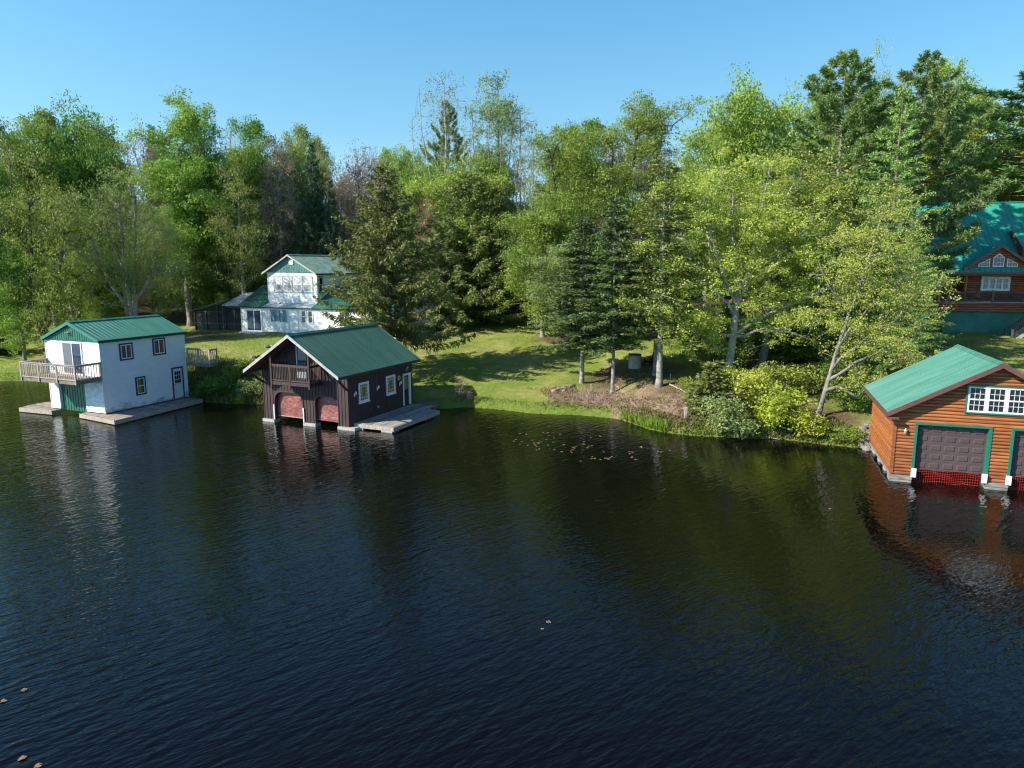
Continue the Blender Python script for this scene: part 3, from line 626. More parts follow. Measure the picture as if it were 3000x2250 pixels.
# ================================================================== WHITE COTTAGE
def white_cottage():
    zg = 2.75; zl = 5.45
    t = thing('white_cottage', 'two storey white clapboard cottage with green roofs and a dark screened porch behind the lawn', 'house', (-28.13,74,0), R(-22))
    mb = MB(front(0)); lap(mb, zg, zl, .2, lambda z:(0,18.8), [], .02); mb.build('front_wall', M['white_siding'], t)
    mb = MB(lside(0)); mb.face([(0,zg,0),(7.4,zg,0),(7.4,zl,0),(3.7,7.4,0),(0,zl,0)]); mb.build('side_wall', M['white_siding'], t)
    mb = MB(side(18.8)); mb.face([(0,zg,0),(7.4,zg,0),(7.4,zl,0),(3.7,7.4,0),(0,zl,0)]); mb.build('side_wall', M['white_siding'], t)
    mb = MB(back(7.4)); mb.face([(0,zg,0),(18.8,zg,0),(18.8,zl,0),(0,zl,0)]); mb.build('back_wall', M['white_siding'], t)
    def yslope(mb, x0, x1, e, r, rib=.3, th=.05):
        n0 = len(mb.v); slope(mb, e, r, x0, x1, th, rib); mb.v[n0:] = [(y, x, z) for (x, y, z) in mb.v[n0:]]
    for (x0, x1, m_) in ((-.25,3.1,'dark_green_roof'),(9.16,19.1,'dark_green_roof')):
        k = MB(); yslope(k, x0, x1, (-.3,5.45), (3.7,7.55)); yslope(k, x0, x1, (7.7,5.45), (3.7,7.55)); k.build('lower_roof', M[m_], t)
    k = MB(); yslope(k, 3.12, 9.14, (-.34,5.5), (.68,5.86), rib=.25); k.build('pent_roof', M['tin_roof'], t)
    k = MB(); k.box((0,-.06,5.33),(18.8,-.025,5.44)); k.build('frieze_board', M['dark_green_edge'], t)
    # upper storey
    x0, x1, y0, y1, z0, z1 = 3.12, 9.14, .7, 11.6, 5.6, 8.93
    mb = MB(front(y0)); lap(mb, z0, z1, .2, lambda z:(x0,x1), [], .02); mb.build('upper_wall', M['white_siding'], t)
    mb = MB(side(x1)); lap(mb, z0, z1, .2, lambda z:(y0,y1), [], .02); mb.build('upper_wall', M['white_siding'], t)
    mb = MB(lside(x0)); lap(mb, z0, z1, .2, lambda z:(y0,y1), [], .02); mb.build('upper_wall', M['white_siding'], t)
    mb = MB(back(y1)); mb.face([(x0,z0,0),(x1,z0,0),(x1,z1,0),(6,10.5,0),(x0,z1,0)]); mb.build('upper_wall', M['white_siding'], t)
    for x in (x0, x1):
        k = MB(); k.box((x-.05,y0-.05,z0+.2),(x+.05,y0+.05,z1)); k.build('corner_board', M['white_trim'], t)
    k = MB(); k.box((-.04,-.04,zg),(.05,.05,zl-.1)); k.build('corner_board', M['white_trim'], t)
    k = MB(); k.box((7.15,-.04,zg),(7.23,-.021,zl-.1)); k.build('corner_board', M['white_trim'], t)
    g = MB(front(y0)); xa, zr = 5.98, 10.7; kk = (zr-8.85)/(xa-2.65); tp = lambda u: zr-.1-kk*abs(u-xa)
    g.solid([(x0,z1,0),(x1,z1,0),(x1,tp(x1),0),(xa,tp(xa),0),(x0,tp(x0),0)], [(x0,z1,.03),(x1,z1,.03),(x1,tp(x1),.03),(xa,tp(xa),.03),(x0,tp(x0),.03)])
    for i in range(1, 30):
        u = x0+(x1-x0)*i/30
        if tp(u) > z1+.1: g.box((u-.02,z1+.005,.028),(u+.02,tp(u)-.03,.05))
    g.build('gable_panel', M['teal_gable'], t)
    gable_roof(t, M['pale_green_roof'], 2.62, xa, 9.34, 8.85, zr, .33, 12.0, rib=.25, trim=M['grey_barge'], fas=.14, edge=M['dark_green_edge'])
    v = MB(front(y0)); v.box((5.9,9.72,.03),(6.42,10.22,.09)); vt = v.build('vent', M['white_trim'], t)
    v = MB(front(y0))
    for i in range(4): v.box((5.95,9.77+.11*i,.09),(6.37,9.77+.11*i+.07,.10))
    v.build('louvre', M['white_trim'], vt)
    for a, b in ((3.92,4.92),(5.04,6.08),(6.30,7.36),(7.52,8.58)):
        w = window(t, front(y0), a, b, 7.03, 8.48, trim=M['curtain_grey2'], tw=.1, frame=M['white_trim'], fw=.09, mull=0, cross=1, deep=.05, glass=M['blind'])
        k = MB(front(y0)); k.box((a+.1,7.14,.0255),(b-.1,7.7,.03)); k.build('blind', M['blind_grey'], w)
    window(t, side(x1), 1.05, 1.6, 6.95, 8.5, trim=M['dark_frame'], tw=.07, frame=M['white_trim'], fw=.05, mull=0, cross=1, deep=.05)
    window(t, front(0), .72, 2.58, 2.98, 5.12, trim=M['white_trim'], tw=.12, frame=M['white_trim'], fw=.06, mull=1, deep=.05, glass=M['blue_glass'], name='sliding_door')
    window(t, front(0), 3.83, 5.86, 4.0, 5.22, trim=M['white_trim'], tw=.09, deep=.05, glass=M['glass'], curtain=M['curtain_blue'], cside=(.02,.98), name='picture_window')
    for a, b in ((7.66,8.2),(8.46,9.0)): window(t, front(0), a, b, 3.98, 5.2, trim=M['white_trim'], tw=.07, frame=M['white_trim'], fw=.05, mull=0, cross=1, deep=.05)
    window(t, front(0), 12.2, 13.4, 3.98, 5.2, trim=M['white_trim'], tw=.07, frame=M['white_trim'], fw=.05, mull=1, deep=.05)
    # screened porch
    p = part('screened_porch', t); f = M['dark_frame']
    for x, h in ((-6.6,4.85),(-5.0,5.2),(-3.4,5.5),(-2.62,5.62)):
        k = MB(); k.box((x-.06,.14,2.4),(x+.06,.26,h)); k.build('post', f, p)
    for x in (-2.5,-1.25,-.1):
        k = MB(); k.box((x-.05,.3,2.5),(x+.05,.4,5.4)); k.build('post', f, p)
    k = MB()
    for z in (2.72,3.55): k.box((-6.54,.16,z-.04),(-2.68,.22,z+.04)); k.box((-2.45,.31,z-.04),(-.15,.38,z+.04))
    k.box((-6.54,.165,4.75),(-2.68,.215,4.83)); k.box((-2.45,.31,5.25),(-.15,.385,5.39)); k.build('rail', f, p)
    k = MB(); k.solid([(-6.6,.23,2.4),(-2.6,.23,2.4),(-2.6,.23,5.62),(-6.6,.23,4.85)], [(-6.6,.24,2.4),(-2.6,.24,2.4),(-2.6,.24,5.62),(-6.6,.24,4.85)])
    k.box((-2.5,.345,2.4),(-.06,.355,5.4)); k.box((-6.6,.24,2.4),(-6.59,4,4.8)); k.build('screen', M['screen'], p)
    k = MB(); k.solid([(-7.3,-.1,4.72),(-2.5,-.1,5.72),(-2.5,3.6,6.3),(-7.3,3.6,5.3)], [(-7.3,-.1,4.80),(-2.5,-.1,5.80),(-2.5,3.6,6.38),(-7.3,3.6,5.38)])
    k.build('side_roof', M['dark_green_edge'], p)  # dark green puts the shade of the trees into the roof colour
    k = MB(); n0 = 0; yslope(k, -2.55, -.28, (-.05,5.5), (3.6,6.75), rib=.3); k.build('tin_roof', M['tin_roof'], p)
    k = MB(); k.box((.5,-1.0,2.6),(2.9,-.05,2.92)); k.build('door_step', M['concrete'], t)

# ================================================================== LOG CABIN
def log_cabin():
    t = thing('log_cabin', 'large log cabin with tall green roof, gabled dormer and railed deck above green foundation', 'cabin', (39.2,66,0), R(-12))
    X1 = 17
    k = MB(); k.box((.9,.35,2.2),(X1,9,5.44)); k.build('foundation', M['found_green'], t)
    mb = MB(front(0)); lap(mb, 5.44, 6.28, .21, lambda z:(.1,X1), [], .06, rnd=True); mb.build('rim_wall', M['log_dark'], t)
    mb = MB(lside(.1)); lap(mb, 5.44, 6.28, .21, lambda z:(0,9), [], .06, rnd=True); mb.build('rim_wall', M['log_dark'], t)
    d = part('deck', t)
    k = MB(); k.box((.02,-.06,6.285),(X1,1.8,6.34)); k.build('floor', M['grey_barge'], d)
    railing(d, (.2,.0), (4.55,.0), 6.34, 7.3, M['brown_rail'], 32, w=.05, capw=.09, gap=.1)
    railing(d, (4.7,.0), (9.5,.0), 6.34, 7.3, M['brown_rail'], 36, w=.05, capw=.09, gap=.1)
    railing(d, (.12,.1), (.12,4.0), 6.34, 7.3, M['brown_rail'], 20, w=.05, capw=.09, gap=.1)
    k = MB(); k.box((4.55,-.07,6.0),(4.72,.07,7.4)); k.build('post', M['dark_frame'], d)
    mb = MB(front(1.8)); lap(mb, 6.34, 9.2, .21, lambda z:(2.9,X1), [], .06, rnd=True); mb.build('front_wall', M['log_dark'], t)
    mb = MB(lside(2.9)); lap(mb, 6.34, 9.2, .21, lambda z:(1.8,10), [], .06, rnd=True); mb.build('side_wall', M['log_dark'], t)
    k = MB(); k.box((.3,4.2,6.34),(2.84,4.3,9.0)); k.build('porch_wall', M['log_dark'], t)
    for x, y in ((.2,.0),(2.95,1.7),(9.6,.0)):
        k = MB(); k.tube([(x,y,6.3),(x,y,8.72)], .12, 10); k.build('log_post', M['log_post'], t)
    k = MB(); k.box((-.9,-.1,8.72),(X1,.16,9.05)); k.build('beam', M['brown_fascia'], t)
    def xs(mb, x0, x1, e, r, rib, th=.08):
        n0 = len(mb.v); slope(mb, e, r, x0, x1, th, rib, .03, .05); mb.v[n0:] = [(y, x, z) for (x, y, z) in mb.v[n0:]]
    k = MB(); xs(k, -1.4, X1+1, (-.55,9.05), (6,15.6), .42); xs(k, -1.4, X1+1, (12.5,9.05), (6,15.6), .42); rf = k.build('roof', M['cabin_roof'], t)
    k = MB(); k.box((-1.42,5.85,15.6),(X1+1,6.15,15.68)); k.build('ridge_cap', M['cabin_roof'], rf)
    k = MB(); k.box((-1.4,-.60,8.88),(X1+1,-.555,9.06)); k.build('fascia', M['brown_fascia'], rf)
    mb = MB(lside(-.6)); mb.face([(.2,9.0,0),(11.8,9.0,0),(6,15.3,0)]); mb.build('gable_wall', M['log_dark'], t)
    # front dormer
    dm = part('dormer', t); xa, zr, zE = 4.8, 11.45, 9.45; hw = 2.85; kk = (zr-zE)/hw
    def lim(z): q = max(0,(zr-.16-z)/kk); return (xa-q, xa+q)
    mb = MB(front(-.1)); lap(mb, 9.12, zr-.17, .2, lim, [], .05, rnd=True); mb.build('wall', M['log_dark'], dm)
    k = MB(); slope(k, (xa-hw-.1,zE-.07), (xa,zr), -.5, 3.2, .07, .42); slope(k, (xa+hw+.1,zE-.07), (xa,zr), -.5, 3.2, .07, .42); k.build('roof', M['cabin_roof'], dm)
    k = MB()
    for s in (-1,1): k.solid([(xa+s*(hw+.1),-.505,zE-.32),(xa,-.505,zr-.24),(xa,-.505,zr),(xa+s*(hw+.1),-.505,zE-.08)], [(xa+s*(hw+.1),-.55,zE-.32),(xa,-.55,zr-.24),(xa,-.55,zr),(xa+s*(hw+.1),-.55,zE-.08)])
    k.build('barge_board', M['brown_fascia'], dm)
    def polywin(P, nu, nv):
        y = -.1
        a = MB(front(y)); a.solid([(u,v,.0) for u,v in P], [(u,v,.06) for u,v in P]); o = a.build('window', M['glass'], dm)
        cx = sum(p[0] for p in P)/len(P); cz = sum(p[1] for p in P)/len(P); s = MB(front(y))
        for (p, q) in zip(P, P[1:]+P[:1]):
            i = lambda r: (r[0]+(cx-r[0])*.17, r[1]+(cz-r[1])*.17)
            s.solid([(*p,.055),(*q,.055),(*i(q),.055),(*i(p),.055)], [(*p,.1),(*q,.1),(*i(q),.1),(*i(p),.1)])
        us = [p[0] for p in P]; u0, u1 = min(us), max(us); v0 = min(p[1] for p in P)
        def topv(u):
            b = v0
            for (p, q) in zip(P, P[1:]+P[:1]):
                if min(p[0],q[0]) <= u <= max(p[0],q[0]) and abs(p[0]-q[0]) > 1e-6: b = max(b, p[1]+(q[1]-p[1])*(u-p[0])/(q[0]-p[0]))
            return b
        for i in range(1, nu): u = u0+(u1-u0)*i/nu; s.box((u-.014,v0+.02,.061),(u+.014,topv(u)-.02,.08))
        vt = max(p[1] for p in P)
        for j in range(1, nv):
            v = v0+(vt-v0)*j/nv; on = [u0+(u1-u0)*i/40 for i in range(41) if topv(u0+(u1-u0)*i/40) > v]
            if len(on) > 2: s.box((on[0]+.02,v-.014,.061),(on[-1]-.02,v+.014,.078))
        s.build('sash', M['white_trim'], o)
    polywin([(4.28,9.5),(5.2,9.5),(5.2,10.35),(4.74,10.72),(4.28,10.35)], 3, 3)
    polywin([(3.12,9.5),(4.05,9.5),(4.05,10.28),(3.12,9.78)], 4, 2)
    polywin([(5.42,9.5),(6.3,9.5),(6.3,9.80),(5.42,10.28)], 4, 2)
    w = window(t, front(1.8), 4.36, 6.54, 7.43, 8.5, trim=M['white_trim'], tw=.12, deep=.1, pz=.066)
    s = MB(front(1.8)); u0, u1, v0, v1 = 4.36, 6.54, 7.43, 8.5; pu = (u1-u0)/4
    for i in range(5): u = u0+pu*i; s.box((max(u0,u-.09),v0,.05),(min(u1,u+.09),v1,.10))
    for i in range(4):
        a, b = u0+pu*i+.09, u0+pu*(i+1)-.09; m_ = (v0+v1)/2; s.box((a,v0,.05),(b,v0+.08,.099)); s.box((a,v1-.08,.05),(b,v1,.099)); s.box((a,m_-.012,.05),(b,m_+.012,.07)); u = (a+b)/2; s.box((u-.012,v0+.08,.05),(u+.012,v1-.08,.068))
    s.build('sash', M['white_trim'], w)
    # wing at the far end
    wg = part('wing', t); k = MB(); xs(k, 6.5, X1, (-.5,11.05), (2.2,12.85), .42); xs(k, 6.5, X1, (5.0,12.4), (2.2,12.85), .42); k.build('roof', M['cabin_roof'], wg)
    k = MB(); k.solid([(6.46,-.5,10.78),(6.46,2.2,12.58),(6.46,2.2,12.86),(6.46,-.5,11.06)], [(6.5,-.5,10.78),(6.5,2.2,12.58),(6.5,2.2,12.86),(6.5,-.5,11.06)]); k.build('barge_board', M['brown_fascia'], wg)
    k = MB(); k.solid([(6.8,0,9.4),(6.8,4,9.4),(6.8,4,12.4),(6.8,2.2,12.7),(6.8,0,11.3)], [(X1,0,9.4),(X1,4,9.4),(X1,4,12.4),(X1,2.2,12.7),(X1,0,11.3)]); k.build('wall', M['log'], wg)
    # outside stair
    st = part('stair', t); n = 13; k = MB(); xb, zb = 5.45, 2.95; dx, dz = .31, .255
    for i in range(n): k.box((xb+dx*i,-2.6,zb+dz*i),(xb+dx*(i+1)+.04,-1.4,zb+dz*i+.06))
    k.build('tread', M['grey_barge'], st)
    k = MB()
    for y in (-2.66,-1.36): k.bar((xb-.1,y,zb-.12),(xb+dx*n,y,zb+dz*n-.05), .05, .28)
    k.build('stringer', M['grey_barge'], st)
    for y in (-2.66,-1.36):
        k = MB(); k.box((xb-.08,y-.07,zb-.5),(xb+.06,y+.07,zb+1.15)); k.build('newel_post', M['dark_frame'], st)
        k = MB(); k.bar((xb,y,zb+1.05),(xb+dx*n,y,zb+dz*n+1.05),.08,.06); k.bar((xb,y,zb+.25),(xb+dx*n,y,zb+dz*n+.25),.05,.06)
        for i in range(1, n*2): k.bar((xb+dx*i/2,y,zb+dz*i/2+.25),(xb+dx*i/2,y,zb+dz*i/2+1.03),.035)
        k.build('handrail', M['brown_rail'], st)
M['screen_grey'] = mat('screen_grey', (.13,.14,.17), (.17,.18,.21), 3, .4)
M['curtain_grey2'] = mat('curtain_grey2', (.30,.38,.42), (.36,.44,.48), 5, .55)
M['curtain_blue'] = mat('curtain_blue', (.07,.14,.20), (.26,.38,.46), 4, .8, stretch=(5,5,.1), lo=.4, hi=.6)
M['blind_grey'] = mat('blind_grey', (.33,.32,.32), (.40,.39,.39), 3, .6)
white_boathouse(); docks(); brown_boathouse(); log_boathouse(); white_cottage(); log_cabin()
# ================================================================== ground and water
def ground():
    def axis(a, b, fa, fb, step, outer):
        mid = list(np.arange(fa, fb+1e-6, step)); lo = [fa]; hi = [fb]; k = step
        while lo[-1] > a: k *= outer; lo.append(lo[-1]-k)
        k = step
        while hi[-1] < b: k *= outer; hi.append(hi[-1]+k)
        return np.array(lo[:0:-1]+mid+hi[1:])
    X = axis(-900, 900, -52, 56, .5, 1.25); Y = axis(-150, 1500, 33, 82, .5, 1.25)
    gx, gy = np.meshgrid(X, Y, indexing='ij'); Z = terrain(gx, gy)
    n, m_ = gx.shape; V = np.stack([gx, gy, Z], -1).reshape(-1, 3)
    i = np.arange(n*m_).reshape(n, m_); Q = np.stack([i[:-1,:-1], i[1:,:-1], i[1:,1:], i[:-1,1:]], -1).reshape(-1, 4)
    me = np_mesh('ground', V, Q, smooth=True)
    x, y = gx.ravel(), gy.ravel(); d = shore_dist(x, y)
    def blob(cx, cy, rx, ry, rot=0):
        c_, s_ = math.cos(rot), math.sin(rot); u = (x-cx)*c_+(y-cy)*s_; v = -(x-cx)*s_+(y-cy)*c_
        return np.clip(1.6-1.6*np.hypot(u/rx, v/ry), 0, 1)
    litter = np.zeros(x.shape)
    for b in LITTER: litter = np.maximum(litter, blob(*b))
    litter = np.maximum(litter, smooth((y-(79+.02*(x+30)**1.0*0))/6))
    brush = np.zeros(x.shape)
    for b in BRUSH: brush = np.maximum(brush, blob(*b))
    bank = smooth((2.2-d)/1.6)*(d > -.5)
    for nm, a in (('litter', litter), ('brush', brush), ('bank', bank)):
        at = me.attributes.new(nm, 'FLOAT', 'POINT'); at.data.foreach_set('value', a.astype(np.float32))
    o = bpy.data.objects.new('ground', me); C.objects.link(o); tag(o, kind='structure')
    m = bpy.data.materials.new('ground'); m.use_nodes = True; nt = m.node_tree; b = nt.nodes['Principled BSDF']; b.inputs['Roughness'].default_value = .95; b.inputs['Specular IOR Level'].default_value = .15
    tc = nt.nodes.new('ShaderNodeTexCoord')
    def noise(scale, detail=6, rough=.6):
        k = nt.nodes.new('ShaderNodeTexNoise'); k.inputs['Scale'].default_value = scale; k.inputs['Detail'].default_value = detail; k.inputs['Roughness'].default_value = rough
        nt.links.new(tc.outputs['Object'], k.inputs[0]); return k.outputs[0]
    def rng(v, a, b_, c0=0, c1=1):
        r = nt.nodes.new('ShaderNodeMapRange'); r.inputs[1].default_value = a; r.inputs[2].default_value = b_; r.inputs[3].default_value = c0; r.inputs[4].default_value = c1; nt.links.new(v, r.inputs[0]); return r.outputs[0]
    def mix(f, a, b_):
        k = nt.nodes.new('ShaderNodeMix'); k.data_type = 'RGBA'
        nt.links.new(f, k.inputs[0])
        for i_, c in ((6,a),(7,b_)):
            if isinstance(c, tuple): k.inputs[i_].default_value = (*c,1)
            else: nt.links.new(c, k.inputs[i_])
        return k.outputs[2]
    def math_(op, a, b_):
        k = nt.nodes.new('ShaderNodeMath'); k.operation = op
        for i_, c in enumerate((a,b_)):
            if isinstance(c, (int,float)): k.inputs[i_].default_value = c
            else: nt.links.new(c, k.inputs[i_])
        return k.outputs[0]
    def attr(nm):
        k = nt.nodes.new('ShaderNodeAttribute'); k.attribute_name = nm; return k.outputs['Fac']
    n1, n2, n3, n4 = noise(.28), noise(1.3), noise(7, 8, .75), noise(.6, 8, .7)
    g = mix(rng(n3, .3, .7), (.14,.235,.03), (.25,.335,.055))
    g = mix(rng(math_('ADD', math_('MULTIPLY', n1, .5), math_('MULTIPLY', n2, .5)),   .43, .60), g, mix(rng(n3, .35, .65), (.31,.30,.085), (.46,.41,.16)))
    gb = mix(rng(n3, .35, .65), (.13,.20,.025), (.24,.31,.06))
    g = mix(math_('MULTIPLY', attr('bank'), rng(n2, .3, .5)), g, gb)
    li = mix(rng(n3, .3, .7), (.09,.06,.04), (.24,.165,.11)); li = mix(rng(n2, .5, .65, 0, .7), li, (.07,.09,.025))
    g = mix(rng(math_('ADD', attr('litter'), math_('MULTIPLY', math_('SUBTRACT', n4, .5), 1.6)), .30, .85), g, li)
    br = mix(rng(n3, .3, .7), (.24,.14,.10), (.50,.35,.27)); br = mix(rng(n2, .52, .62), br, (.16,.19,.05))
    g = mix(rng(math_('ADD', attr('brush'), math_('MULTIPLY', math_('SUBTRACT', n4, .5), 1.5)), .10, .72), g, br)
    nt.links.new(g, b.inputs['Base Color'])
    bp = nt.nodes.new('ShaderNodeBump'); bp.inputs['Distance'].default_value = .12; bp.inputs['Strength'].default_value = 1
    nt.links.new(math_('ADD', n3, math_('MULTIPLY', noise(22, 4, .6), .5)), bp.inputs['Height']); nt.links.new(bp.outputs[0], b.inputs['Normal'])
    me.materials.append(m)
def np_mesh(name, V, Q, smooth=False, m=None, rnd=None):
    V = np.asarray(V, np.float32); Q = np.asarray(Q, np.int32); me = bpy.data.meshes.new(name)
    me.vertices.add(len(V)); me.vertices.foreach_set('co', V.ravel())
    k = Q.shape[1]; me.loops.add(Q.size); me.loops.foreach_set('vertex_index', Q.ravel())
    me.polygons.add(len(Q)); me.polygons.foreach_set('loop_start', np.arange(0, Q.size, k, dtype=np.int32))
    me.polygons.foreach_set('loop_total', np.full(len(Q), k, np.int32))
    me.polygons.foreach_set('use_smooth', np.full(len(Q), smooth, bool))
    if rnd is not None:
        a = me.attributes.new('rnd', 'FLOAT', 'FACE'); a.data.foreach_set('value', np.asarray(rnd, np.float32))
    if m: me.materials.append(m)
    me.update(); me.validate(); return me
def water():
    m = bpy.data.materials.new('lake_water'); m.use_nodes = True; nt = m.node_tree; b = nt.nodes['Principled BSDF']
    b.inputs['Base Color'].default_value = (.0028,.0032,.0022,1); b.inputs['Roughness'].default_value = .03; b.inputs['IOR'].default_value = 1.333
    tc = nt.nodes.new('ShaderNodeTexCoord'); h = None
    def add(a, b_, op='ADD'):
        k = nt.nodes.new('ShaderNodeMath'); k.operation = op
        for i, c in enumerate((a,b_)):
            if isinstance(c, (int,float)): k.inputs[i].default_value = c
            else: nt.links.new(c, k.inputs[i])
        return k.outputs[0]
    def wv(rot, sx, sy, amp, detail, dist=.0):
        mp = nt.nodes.new('ShaderNodeMapping'); mp.vector_type = 'TEXTURE'; mp.inputs['Rotation'].default_value = (0,0,R(rot)); mp.inputs['Scale'].default_value = (1/sx,1/sy,1)
        nt.links.new(tc.outputs['Object'], mp.inputs[0]); n = nt.nodes.new('ShaderNodeTexNoise'); n.inputs['Scale'].default_value = 1; n.inputs['Detail'].default_value = detail
        n.inputs['Roughness'].default_value = .45; n.inputs['Distortion'].default_value = dist; nt.links.new(mp.outputs[0], n.inputs[0]); return add(n.outputs[0], amp, 'MULTIPLY')
    for a in WAVES: h = wv(*a) if h is None else add(h, wv(*a))
    # gusts: the ripples are higher in some patches than in others
    mp = nt.nodes.new('ShaderNodeMapping'); mp.inputs['Scale'].default_value = (.05,.07,1); nt.links.new(tc.outputs['Object'], mp.inputs[0])
    n = nt.nodes.new('ShaderNodeTexNoise'); n.inputs['Scale'].default_value = 1; n.inputs['Detail'].default_value = 3; nt.links.new(mp.outputs[0], n.inputs[0])
    r = nt.nodes.new('ShaderNodeMapRange'); r.inputs[1].default_value = .35; r.inputs[2].default_value = .65; r.inputs[3].default_value = .7; r.inputs[4].default_value = 1.35; nt.links.new(n.outputs[0], r.inputs[0])
    # sheltered calmer water off the wooded point
    ds = nt.nodes.new('ShaderNodeVectorMath'); ds.operation = 'DISTANCE'; ds.inputs[1].default_value = (4,30,0); nt.links.new(tc.outputs['Object'], ds.inputs[0])
    cm = nt.nodes.new('ShaderNodeMapRange'); cm.interpolation_type = 'SMOOTHSTEP'; cm.inputs[1].default_value = 2; cm.inputs[2].default_value = 22; cm.inputs[3].default_value = .72; cm.inputs[4].default_value = 1; nt.links.new(ds.outputs['Value'], cm.inputs[0])
    h = add(h, cm.outputs[0], 'MULTIPLY')
    bp = nt.nodes.new('ShaderNodeBump'); bp.inputs['Distance'].default_value = 1.0; bp.inputs['Strength'].default_value = 1
    nt.links.new(add(h, r.outputs[0], 'MULTIPLY'), bp.inputs['Height']); nt.links.new(bp.outputs[0], b.inputs['Normal'])
    me = np_mesh('water', [(-900,-150,0),(900,-150,0),(900,200,0),(-900,200,0)], [(0,1,2,3)], m=m)
    o = bpy.data.objects.new('water', me); C.objects.link(o); tag(o, kind='structure')
WAVES = [(41,1.1,4.2,.026,2,.35),(30,3.0,9.5,.0125,2,.3),(55,.5,1.7,.020,2,.2),(66,2.0,5.0,.010,1,.2)]
LITTER = [(-4.5,74.5,3.5,2.2),(9,52,6,5),(13,46,7,6),(17,41,5,4),(-33,70,9,5),(-24,84,14,6),(20,50,9,9),(30,60,10,8),(5,67,5,3),(-40,70,9,4)]
BRUSH = [(6.0,47.6,5.2,2.3,-.3),(8.6,44.0,3.2,2.4,-.8),(11,41.5,2.5,1.6)]
ground(); water()
# ================================================================== trees
def unit(a): return a/np.maximum(np.linalg.norm(a, axis=-1, keepdims=True), 1e-9)
def tubes(P0, P1, r0, r1, n):
    d = unit(P1-P0); ref = np.where(np.abs(d[:,2:3]) > .9, np.array([[1.,0,0]]), np.array([[0,0,1.]]))
    a = unit(np.cross(d, ref)); b = np.cross(d, a); k = len(P0)
    th = np.arange(n)*2*math.pi/n; ca, sa = np.cos(th), np.sin(th)
    off = a[:,None]*ca[None,:,None]+b[:,None]*sa[None,:,None]
    V = np.concatenate([(P0[:,None]+off*r0[:,None,None]), (P1[:,None]+off*r1[:,None,None])], 1).reshape(-1,3)
    i = np.arange(n); q = np.stack([i, (i+1)%n, (i+1)%n+n, i+n], -1)
    Q = (q[None]+(np.arange(k)*2*n)[:,None,None]).reshape(-1,4)
    return V, Q
def join(parts):
    V = []; Q = []; n = 0
    for v, q in parts:
        if len(v) == 0: continue
        V.append(v); Q.append(q+n); n += len(v)
    return np.concatenate(V), np.concatenate(Q)
def branch_mesh(name, pos, par, r, m):
    i = np.arange(1, len(pos)); i = i[par[1:] >= 0]; p = par[i]; out = []
    r0 = np.minimum(r[p], r[i]*1.5); r1 = r[i]
    for lo, hi, n in ((.06,9,8),(.02,.06,5),(0,.02,3)):
        k = (r1 >= lo) & (r1 < hi)
        if k.any(): out.append(tubes(pos[p][k], pos[i][k], r0[k], r1[k], n))
    V, Q = join(out); return np_mesh(name, V, Q, True, m)
